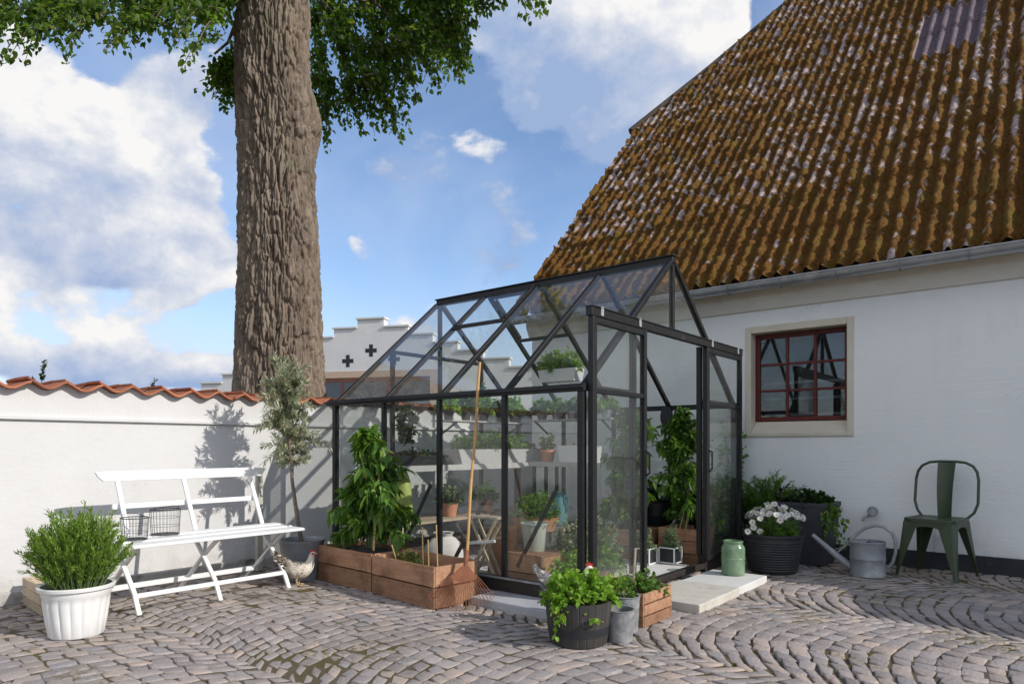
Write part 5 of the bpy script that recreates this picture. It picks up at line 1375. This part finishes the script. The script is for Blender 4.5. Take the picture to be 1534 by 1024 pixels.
def chair():
    t = thing('metal_chair', 'dark green worn metal cafe chair with a hoop back by the house wall', 'chair', (-.785, 6.155, 0), R(-13))
    w, d, h = .175, .175, .45
    def rsq(a, b, r, n=6):
        out = []
        for cx, cy, a0 in ((a - r, b - r, 0), (-a + r, b - r, PI / 2), (-a + r, -b + r, PI), (a - r, -b + r, 1.5 * PI)):
            out += [(cx + r * math.cos(a0 + PI / 2 * k / n), cy + r * math.sin(a0 + PI / 2 * k / n)) for k in range(n + 1)]
        return out
    s = MB(); q0 = rsq(w + .004, d + .004, .06); k = len(q0); vs = []
    for sc_, z in ((1.0, h - .026), (1.008, h - .012), (1.0, h - .002), (.965, h), (.90, h - .004), (.5, h - .008)): vs += [(x * sc_, y * sc_, z) for x, y in q0]
    fs = [tuple(reversed(range(k)))] + [(l * k + i, l * k + (i + 1) % k, l * k + k + (i + 1) % k, l * k + k + i) for l in range(5) for i in range(k)] + [tuple(range(5 * k, 6 * k))]
    s.add(vs, fs); s.build('seat', M_green_metal, t, smooth=True)
    # pressed legs, splayed and tapered: an angle of two flanges each, with arched aprons between
    for a in (-1, 1):
        for b in (-1, 1):
            m = MB(); n = 8; vs = []
            for i in range(n + 1):
                u = i / n; z = (h - .027) * (1 - u); ox = a * (w - .002 + .045 * u ** 1.1); oy = b * (d - .002 + (.055 if b > 0 else .035) * u ** 1.1); fw = .085 * (1 - u) ** 1.15 + .024; e = .003
                vs += [(ox - a * fw, oy, z), (ox - a * .012, oy, z), (ox, oy - b * .012, z), (ox, oy - b * fw, z), (ox - a * e, oy - b * fw, z), (ox - a * e, oy - b * .013, z), (ox - a * .013, oy - b * e, z), (ox - a * fw, oy - b * e, z)]
            fs = [(i * 8 + j, i * 8 + (j + 1) % 8, i * 8 + 8 + (j + 1) % 8, i * 8 + 8 + j) for i in range(n) for j in range(8)] + [tuple(range(8)), tuple(n * 8 + 7 - j for j in range(8))]
            if a * b < 0: fs = [f[::-1] for f in fs]
            m.add(vs, fs); m.build('leg', M_green_metal, t, smooth=False)
    ap = MB()
    arch = [(-w + .085, 0), (w - .085, 0), (w - .088, -.018), (w - .115, -.030), (0, -.036), (-w + .115, -.030), (-w + .088, -.018)]
    arch = [(-.11, 0), (.11, 0), (.11, -.075), (.085, -.050), (.05, -.036), (0, -.031), (-.05, -.036), (-.085, -.050), (-.11, -.075)]
    ap.prism(arch, (0, -d - .001, h - .027), (1, 0, 0), (0, 0, 1), (0, 1, 0), .003); ap.prism(arch, (0, d + .001, h - .027), (1, 0, 0), (0, 0, 1), (0, -1, 0), .003)
    ap.prism(arch, (w + .001, 0, h - .027), (0, 1, 0), (0, 0, 1), (-1, 0, 0), .003); ap.prism(arch, (-w - .001, 0, h - .027), (0, 1, 0), (0, 0, 1), (1, 0, 0), .003)
    ap.build('apron', M_green_metal, t)
    bk = MB(); pts = []
    prof = [(-.155, .0), (-.185, .05), (-.192, .12), (-.19, .30), (-.18, .36), (-.155, .405), (-.11, .432), (-.05, .44), (.05, .44), (.11, .432), (.155, .405), (.18, .36), (.19, .30), (.192, .12), (.185, .05), (.155, .0)]
    for x, z in prof: pts.append((x * (1 + .16 * min(1, z / .1)), d - .03 + .02 * min(1, z / .06) + .11 * z, h - .01 + z))
    bk.tube(pts, .0105, 10); bk.build('back_hoop', M_green_metal, t, smooth=True)
    sp = MB(); vs = []; n = 8
    for i in range(n + 1):
        u = i / n; z = .44 * u; hw = .048 + .016 * u; y = d - .012 + .11 * z - .02 * math.sin(u * PI)
        vs += [(-hw, y - .006, h - .004 + z), (-hw * .8, y, h - .004 + z), (hw * .8, y, h - .004 + z), (hw, y - .006, h - .004 + z), (hw, y - .003, h - .004 + z), (hw * .8, y + .003, h - .004 + z), (-hw * .8, y + .003, h - .004 + z), (-hw, y - .003, h - .004 + z)]
    sp.add(vs, [(i * 8 + j, i * 8 + (j + 1) % 8, i * 8 + 8 + (j + 1) % 8, i * 8 + 8 + j) for i in range(n) for j in range(8)] + [tuple(range(7, -1, -1)), tuple(n * 8 + j for j in range(8))])
    sp.build('back_splat', M_green_metal, t, smooth=True)
chair()
# ------------------------------------------------------------------ inside the greenhouse
def table(name, label, x0, x1, y0, y1, z, lip, mat, legs=True, brace=False):
    cx, cy = (x0 + x1) / 2, (y0 + y1) / 2; t = thing(name, label, 'shelf', (cx, cy, 0)); a, b = (x1 - x0) / 2, (y1 - y0) / 2
    m = MB(); m.bx(-a, a, -b, b, z - .02, z); m.build('shelf_board', mat, t, bevel=.002)
    if lip:
        m = MB(); m.bx(-a, a, -b - .004, -b, z - .03, z + lip); m.bx(a, a + .004, -b, b, z - .03, z + lip); m.build('shelf_edge', mat, t)
    if legs:
        for i in (-1, 1):
            for j in (-1, 1):
                l = MB(); l.bx(i * (a - .03) - .014, i * (a - .03) + .014, j * (b - .03) - .014, j * (b - .03) + .014, 0, z - .021); l.build('leg', M_black, t)
    return t
table('staging_shelf', 'grey metal staging bench along the left gable inside the greenhouse', -4.62, -4.16, 3.62, 5.74, .82, .02, M_grey_metal)
table('staging_shelf', 'grey metal staging bench along the rear glass carrying the white planter', -4.10, -3.05, 5.32, 5.76, .835, .015, M_grey_metal)
t = table('low_shelf', 'low pale wooden shelf under the left staging bench', -4.60, -4.22, 3.66, 5.70, .36, 0, M_crate_pale, False)
for y in (-.9, .9):
    l = MB(); l.bx(-.17, .17, y - .02, y + .02, 0, .339); l.build('support', M_crate_pale, t)
def wall_shelf(label, x0, x1, y0, y1, z):
    t = thing('plant_shelf', label, 'shelf', ((x0 + x1) / 2, (y0 + y1) / 2, z)); a, b = (x1 - x0) / 2, (y1 - y0) / 2
    m = MB(); m.bx(-a, a, -b, b, -.014, 0); m.build('shelf_board', M_grey_metal, t, bevel=.002)
    for q in (-.8, .8):
        k = MB()
        if a > b: k.bar((q * a, b, -.14), (q * a, -b, -.016), .012, .02)
        else: k.bar((-a, q * b, -.14), (a, q * b, -.016), .012, .02, (0, 1, 0))
        k.build('bracket', M_black, t)
wall_shelf('narrow grey shelf of seedlings high on the left gable inside the greenhouse', -4.645, -4.42, 4.5, 5.72, 1.245)
wall_shelf('narrow grey shelf of flowering plants high along the rear glass', -4.35, -3.35, 5.60, 5.825, 1.27)

def trough(name, label, loc, lx, ly, h, mat, plant=None, rotz=0.0, seed=1, pm=None, n=60, per=12, L=(.03, .05), ratio=.6, ph=.14, over=1.0, soil=True, hang=None, group=None, cat='planter', spread=.8):
    t = thing(name, label, cat, loc, rotz, group); rs = np.random.RandomState(seed); a, b = lx / 2, ly / 2; th = .008
    m = MB(); vs = []
    for s_, z in ((.90, 0), (1.0, h), (1.0 - th / a * 1.2, h), (.95 - th / a * 1.2, h * .7)): vs += [(-a * s_, -b * s_, z), (a * s_, -b * s_, z), (a * s_, b * s_, z), (-a * s_, b * s_, z)]
    m.add(vs, [(3, 2, 1, 0)] + [(l * 4 + i, l * 4 + (i + 1) % 4, l * 4 + 4 + (i + 1) % 4, l * 4 + 4 + i) for l in range(3) for i in range(4)] + [(12, 13, 14, 15)])
    m.build('box', mat, t, bevel=.004)
    if soil: s = MB(); s.bx(-a * .9, a * .9, -b * .85, b * .85, h * .72, h * .86); s.build('soil', M_soil, t)
    if pm: bush(t, rs, (0, 0, h * .8), a * over, b * over, ph, n, per, L, ratio, pm, .6, spread)
    if hang:
        for q in (-a * .8, a * .8): w = MB(); w.tube([(q, 0, h), (q, 0, h + hang)], .003, 5); w.build('hanger', M_black, t)
    return t
trough('seed_tray', 'dark tray heaped with brown soil and a few sprouts on the left staging bench', (-4.33, 3.98, .822), .26, .62, .10, M_blackpot, seed=3, pm=M_leaf_dark, n=26, per=7, L=(.02, .04), ph=.10, over=.9)
m = MB()
rs_ = np.random.RandomState(12)
for q in range(34):
    m.lathe([(.02, 0), (.036, .02), (.03, .045), (.001, .055)], (-4.33 + rs_.uniform(-.10, .10), 3.98 + rs_.uniform(-.28, .28), .90), 7)
o = m.build('soil_blocks', M_soil); o.location = (0, 0, 0); tag(o, 'row of crumbly dark soil blocks heaped in the dark seed tray', 'soil blocks')
trough('zinc_trough', 'long pale grey metal trough with faded seedlings on the left staging bench', (-4.30, 5.03, .822), .26, 1.30, .15, M_grey_metal, seed=5, pm=M_leaf_mid, n=110, per=14, L=(.03, .06), ph=.24)
trough('white_planter', 'white rectangular planter at the right end of the rear staging bench', (-3.62, 5.50, .837), .42, .2, .17, M_whiteplastic, seed=6, pm=M_leaf_sage, n=10, per=8, L=(.03, .05), ph=.06)
def clay_pot(label, loc, r, h, seed, pm=None, ph=.15, mat=None, name='flower_pot', w=1.2, n=30, per=12, L=(.025, .045), ratio=.6, group=None):
    t = thing(name, label, 'flower pot', loc, 0, group); rs = np.random.RandomState(seed)
    p = MB(); p.lathe([(r * .68, 0), (r * .70, .004), (r * .93, h * .74), (r * 1.0, h * .76), (r * 1.03, h * .98), (r * .96, h), (r * .88, h * .85)], n=28); p.build('pot', mat or M_terra_pot, t, smooth=True)
    s = MB(); s.lathe([(r * .9, h * .86), (.001, h * .9)], n=18, cap0=False); s.build('soil', M_soil, t)
    if pm: bush(t, rs, (0, 0, h * .85), r * w, r * w, ph, n, per, L, ratio, pm, .5)
    return t
clay_pot('clay flower pot of pale green plant on the rear staging bench, left end', (-4.0, 5.48, .837), .075, .13, 7, M_leaf_sage, .20)
for i, (y, s_) in enumerate(((4.62, 1), (4.86, 2), (5.12, 3), (5.38, 4), (5.6, 5))):
    clay_pot(['round seedling pot at the near end of the high left shelf', 'seedling pot second from the near end, high left shelf', 'leafy seedling pot in the middle of the high left shelf', 'seedling pot second from the far end, high left shelf', 'seedling pot at the far end of the high left shelf'][i],
             (-4.53, y, 1.247), .055, .09, 40 + i, (M_leaf_fresh, M_leaf_mid)[i % 2], .20 + .06 * (i % 3), M_blackpot, 'seedling_pot', 2.2, 40, 12, (.03, .05), .7, 'seedling pots on the high left shelf')
for i, x in enumerate((-4.24, -4.05, -3.86, -3.66, -3.46)):
    clay_pot(['plant pot at the left end of the high rear shelf', 'plant pot second from left on the high rear shelf', 'plant pot in the middle of the high rear shelf', 'plant pot second from right on the high rear shelf', 'plant pot at the right end of the high rear shelf'][i],
             (x, 5.71, 1.272), .06, .08, 60 + i, (M_leaf_mid, M_leaf_fresh, M_leaf_sage)[i % 3], .16, M_zinc_old, 'seedling_pot', 2.1, 42, 12, (.03, .05), .7, 'plant pots on the high rear shelf')
trough('hanging_planter', 'white trough of bright green herbs hung below the rear roof slope', (-3.80, 5.42, 1.62), .44, .16, .12, M_whiteplastic, seed=8, pm=M_leaf_fresh, n=95, per=17, ph=.25, over=1.25, hang=.20)
ivy((-4.60, 4.14, 1.02), .34, 'small dark curly plant on the left gable rail of the greenhouse', 71, .16, M_leaf_dark, .05)

crate('wooden_crate', 'low brown crate just inside the long glass wall under the pale bucket', 'crate', (-2.93, 3.86, 0.002), 0, .34, .30, .24, M_crate, M_crate_v, 2, 0, None)
def bucket(label, loc, r, h, mat):
    t = thing('bucket', label, 'bucket', loc)
    p = MB(); p.lathe([(r * .76, 0), (r * .78, .004), (r * .96, h * .93), (r * 1.05, h * .94), (r * 1.06, h * .99), (r * 1.0, h), (r * .93, h * .95), (r * .75, .02), (.001, .015)], n=36); p.build('body', mat, t, smooth=True)
    hd = MB(); hd.tube([(r * math.cos(a), .5 * r * math.sin(a) * .4 - r * .6 * math.sin(a), h * .9 - r * .5 * math.sin(a)) for a in np.linspace(0, PI, 14)], .003, 6); hd.build('handle', M_wire, t)
bd = MB(); bd.bx(-.17, .17, -.15, .15, 0, .012)
tag(bd.build('crate_lid', M_crate, bevel=.002), 'thin brown board lying on the low crate inside the long glass wall', 'board').location = (-2.93, 3.86, .243)
bucket('pale grey green bucket standing on the low brown crate in the greenhouse', (-2.95, 3.88, .256), .095, .20, M_pale_bucket)
t = thing('basket_planter', 'coppery basket of dark green plants on an upturned stand in the greenhouse', 'planter', (-3.35, 4.42, 0)); rs_ = np.random.RandomState(77)
m = MB(); m.lathe([(.13, 0), (.10, .30), (.12, .31)], n=24, cap1=True); m.build('stand', M_blackpot, t, smooth=True)
m = MB(); m.lathe([(.12, .312), (.15, .32), (.185, .40), (.19, .43), (.175, .43), (.16, .38)], n=40, flute=lambda a, z: 1 + .02 * math.sin(a * 20)); m.build('basket', M_copperpan, t, smooth=True)
m = MB(); m.lathe([(.165, .40), (.001, .41)], n=20, cap0=False); m.build('soil', M_soil, t)
bush(t, rs_, (0, 0, .40), .22, .22, .26, 90, 18, (.02, .04), .6, M_leaf_mid, .5)
def sage():
    t = thing('potted_sage', 'big rounded silvery green sage bush in a clay pot behind the long glass', 'potted plant', (-2.74, 4.22, 0)); rs = np.random.RandomState(81)
    p = MB(); p.lathe([(.11, 0), (.15, .16), (.16, .165), (.162, .19), (.15, .19), (.14, .15)], n=32); p.build('pot', M_terra_pot, t, smooth=True)
    s = MB(); s.lathe([(.142, .16), (.001, .17)], n=18, cap0=False); s.build('soil', M_soil, t)
    bush(t, rs, (0, 0, .16), .29, .27, .37, 190, 26, (.022, .045), .32, M_leaf_sage, .4, .8, .3, start=.15)
sage()
def herb(label, loc, w, h, seed, mat=M_leaf_fresh):
    t = thing('potted_herb', label, 'potted plant', loc, 0); rs = np.random.RandomState(seed)
    p = MB(); p.lathe([(.06, 0), (.08, .11), (.083, .12), (.075, .12), (.07, .1)], n=24); p.build('pot', M_terra_pot, t, smooth=True)
    s = MB(); s.lathe([(.072, .1), (.001, .105)], n=14, cap0=False); s.build('soil', M_soil, t)
    bush(t, rs, (0, 0, .1), w, w, h, 60, 17, (.022, .04), .55, mat, .45)
herb('bright green leafy herb just inside the corner behind the grey hen', (-2.52, 3.72, 0), .16, .23, 83)
herb('bright green herb behind the closed left door leaf', (-2.44, 3.98, .05), .15, .20, 84)
herb('soft grey green herb on the low shelf at the left', (-4.40, 4.5, .362), .14, .20, 85, M_leaf_sage)
herb('pale leafy herb on the low shelf near the left gable', (-4.40, 5.0, .362), .15, .22, 86, M_leaf_mid)
# leaning board, folding stool, sack, lime bag, teal jug
m = MB(); m.box((0, .03, .21), (.25, .02, .42), Matrix.Rotation(R(-8), 3, 'X'))
tag(m.build('wooden_board', m_wood('board_wood', (.30, .135, .06), (.40, .20, .095), (.14, .06, .03), (8, 8, 1), .6, .05, .4), bevel=.004), 'upright reddish brown board leaning behind the glass beside the folding stool', 'board').location = (-3.22, 3.82, .004)
def stool():
    t = thing('folding_stool', 'folding stool of thin pale wooden legs leaning behind the greenhouse glass', 'stool', (-3.27, 3.68, 0))
    for a, b in (((-.16, .0, .0), (.13, .0, .48)), ((.15, .0, .0), (-.13, .0, .48))):
        for y in (-.0, .07): m = MB(); m.bar((a[0], y + (.012 if a[0] > 0 else 0), a[2]), (b[0], y + (.012 if a[0] > 0 else 0), b[2]), .02, .012, (0, 1, 0)); m.build('leg', M_crate_pale, t)
    m = MB(); m.bar((-.14, -.012, .29), (.13, -.012, .33), .014, .02); m.build('stretcher', M_whitepaint, t)
    m = MB(); m.bx(-.15, .15, -.01, .09, .482, .496); m.build('seat', M_crate_pale, t)
stool()
t = thing('sack', 'pale grey cloth sack slumped on the floor behind the tomato crate', 'sack', (-4.02, 4.05, 0))
m = MB(); m.lathe([(.12, 0), (.16, .03), (.165, .10), (.15, .18), (.10, .235), (.065, .255), (.085, .285), (.06, .28)], n=40, flute=lambda a, z: 1 + .06 * math.sin(a * 3 + z * 9) + .03 * math.sin(a * 7 - z * 20)); m.build('body', M_cloth, t, smooth=True)
m = MB(); m.tube([(.063 * math.cos(a), .063 * math.sin(a), .255) for a in np.linspace(0, 2 * PI, 18)], .006, 6); m.build('tie', M_crate_pale, t)
t = thing('garden_bag', 'lime green grow bag standing on the low shelf at the left gable', 'bag', (-4.40, 3.90, .362), R(20))
m = MB(); m.lathe([(.10, 0), (.12, .03), (.115, .2), (.10, .33), (.06, .40), (.02, .415)], n=36, flute=lambda a, z: (1 + .06 * math.sin(a * 5 + z * 15)) * (1 - .35 * abs(math.sin(a)))); m.build('body', M_lime, t, smooth=True)
m = MB(); m.bx(-.03, .03, -.008, .008, .40, .43); m.build('fold', M_lime, t)
t = thing('enamel_jug', 'tall blue green enamel jug on the floor near the rear staging bench', 'jug', (-3.50, 4.95, .30))
m = MB(); m.lathe([(.075, 0), (.085, .01), (.085, .16), (.06, .24), (.055, .28), (.065, .30), (.06, .30), (.05, .27)], n=32); m.build('body', M_teal, t, smooth=True)
m = MB(); m.tube([(.06, 0, .27), (.11, 0, .25), (.115, 0, .17), (.085, 0, .11)], .008, 8); m.build('handle', M_teal, t, smooth=True)
m = MB(); m.bx(-.15, .15, -.13, .13, .27, .30)
for a in (-1, 1):
    for b in (-1, 1): m.bx(a * .12 - .015, a * .12 + .015, b * .10 - .015, b * .10 + .015, 0, .27)
o = m.build('wooden_stool', M_crate_pale, bevel=.003); o.location = (-3.50, 4.95, 0); tag(o, 'small square pale stool carrying the blue green jug', 'stool')
t['label'] = 'tall blue green enamel jug on a small pale stool in the greenhouse'
m = MB(); m.bx(-.17, .17, -.006, .006, 0, .34); 
# right hand side: crates with climbing tomatoes, lavender cubes, black tubs
t = crate('planter_crate', 'brown crate of tall tomato vines seen through the left door leaf', 'planter', (-2.98, 5.28, .002), 0, .44, .34, .29, M_crate, M_crate_v, 2, .85, 'brown tomato crates inside the greenhouse')
rs_ = np.random.RandomState(91); tomato(t, rs_, 0, .0, .25, 1.12, .32, 90, 24, (.05, .085), M_leaf_tomato, .4, .22)
stakes(t, [((-.12, 0, .2), (-.10, .05, 1.25)), ((.12, 0, .2), (.09, .05, 1.2))])
t = crate('planter_crate', 'brown crate of tomato vines standing in the open doorway with crossed canes', 'planter', (-2.53, 5.47, .002), 0, .36, .32, .31, M_crate, M_crate_v, 3, .85, 'brown tomato crates inside the greenhouse', gap=.003)
rs_ = np.random.RandomState(93); tomato(t, rs_, -.02, .0, .27, 1.10, .28, 84, 24, (.05, .08), M_leaf_tomato, .4, .18)
stakes(t, [((-.06, -.05, .2), (.10, .08, 1.0)), ((.0, -.05, .2), (.06, .08, .85))])
for i, (x, y) in enumerate(((-2.66, 4.99), (-2.52, 5.15))):
    t = trough('cube_pot', ['white framed cube pot of lavender on the slab, left of the pair', 'white framed cube pot of lavender against the brown crate, right of the pair'][i], (x, y, .048), .13, .13, .125, M_blackpot, seed=95 + i, pm=M_leaf_sage, n=70, per=24, L=(.018, .032), ratio=.26, ph=.21, over=1.3, group='lavender cubes in the doorway', cat='pot')
    f = MB(); a = .067
    for sx in (-1, 1):
        for sy in (-1, 1): f.bx(sx * a - .005, sx * a + .005, sy * a - .005, sy * a + .005, 0, .128)
    for z in (.004, .123):
        for s_ in (-1, 1): f.bx(-a + .0055, a - .0055, s_ * a - .0045, s_ * a + .0045, z, z + .009); f.bx(s_ * a - .0045, s_ * a + .0045, -a + .0055, a - .0055, z, z + .009)
    f.build('frame', M_whitepaint, t)
for i, (x, y) in enumerate(((-3.38, 5.12), (-2.92, 5.66), (-2.50, 5.715))):
    if i == 0: continue
    clay_pot(['', 'left black tub behind the brown crates in the greenhouse', 'right black tub behind the doorway crate in the greenhouse'][i], (x, y, 0), .15 if i == 1 else .115, .50, 100 + i, M_leaf_dark, .25, M_blackpot, 'black_tub', 1.2, 40, 12, (.03, .05), .6, 'black tubs at the back of the greenhouse')
t = thing('thermometer', 'dark oval dial hanging at the back of the greenhouse above the vines', 'thermometer', (-2.87, 5.80, 1.27))
m = MB(); m.prism([(.06 * math.cos(a), .10 * math.sin(a)) for a in np.linspace(0, 2 * PI, 28)[:-1]], (0, 0, 0), (1, 0, 0), (0, 0, 1), (0, -1, 0), .025); m.build('dial', M_blackpot, t, bevel=.004)
m = MB(); m.tube([(0, -.012, .10), (0, -.012, .17)], .003, 6); m.build('hanger', M_black, t)

ivy((-3.20, 5.70, 0), 1.35, 'leafy vine climbing the rear glass left of the doorway crates', 111, .22, M_leaf_mid, .10, 'climbing_vine')
ivy((-2.70, 5.74, 0), 1.30, 'leafy vine climbing the rear glass behind the crossed canes', 113, .24, M_leaf_mid, .08, 'climbing_vine')
ivy((-2.38, 5.70, 0), 1.15, 'leafy vine inside the rear right corner behind the right door leaf', 115, .16, M_leaf_tomato, .08, 'climbing_vine')
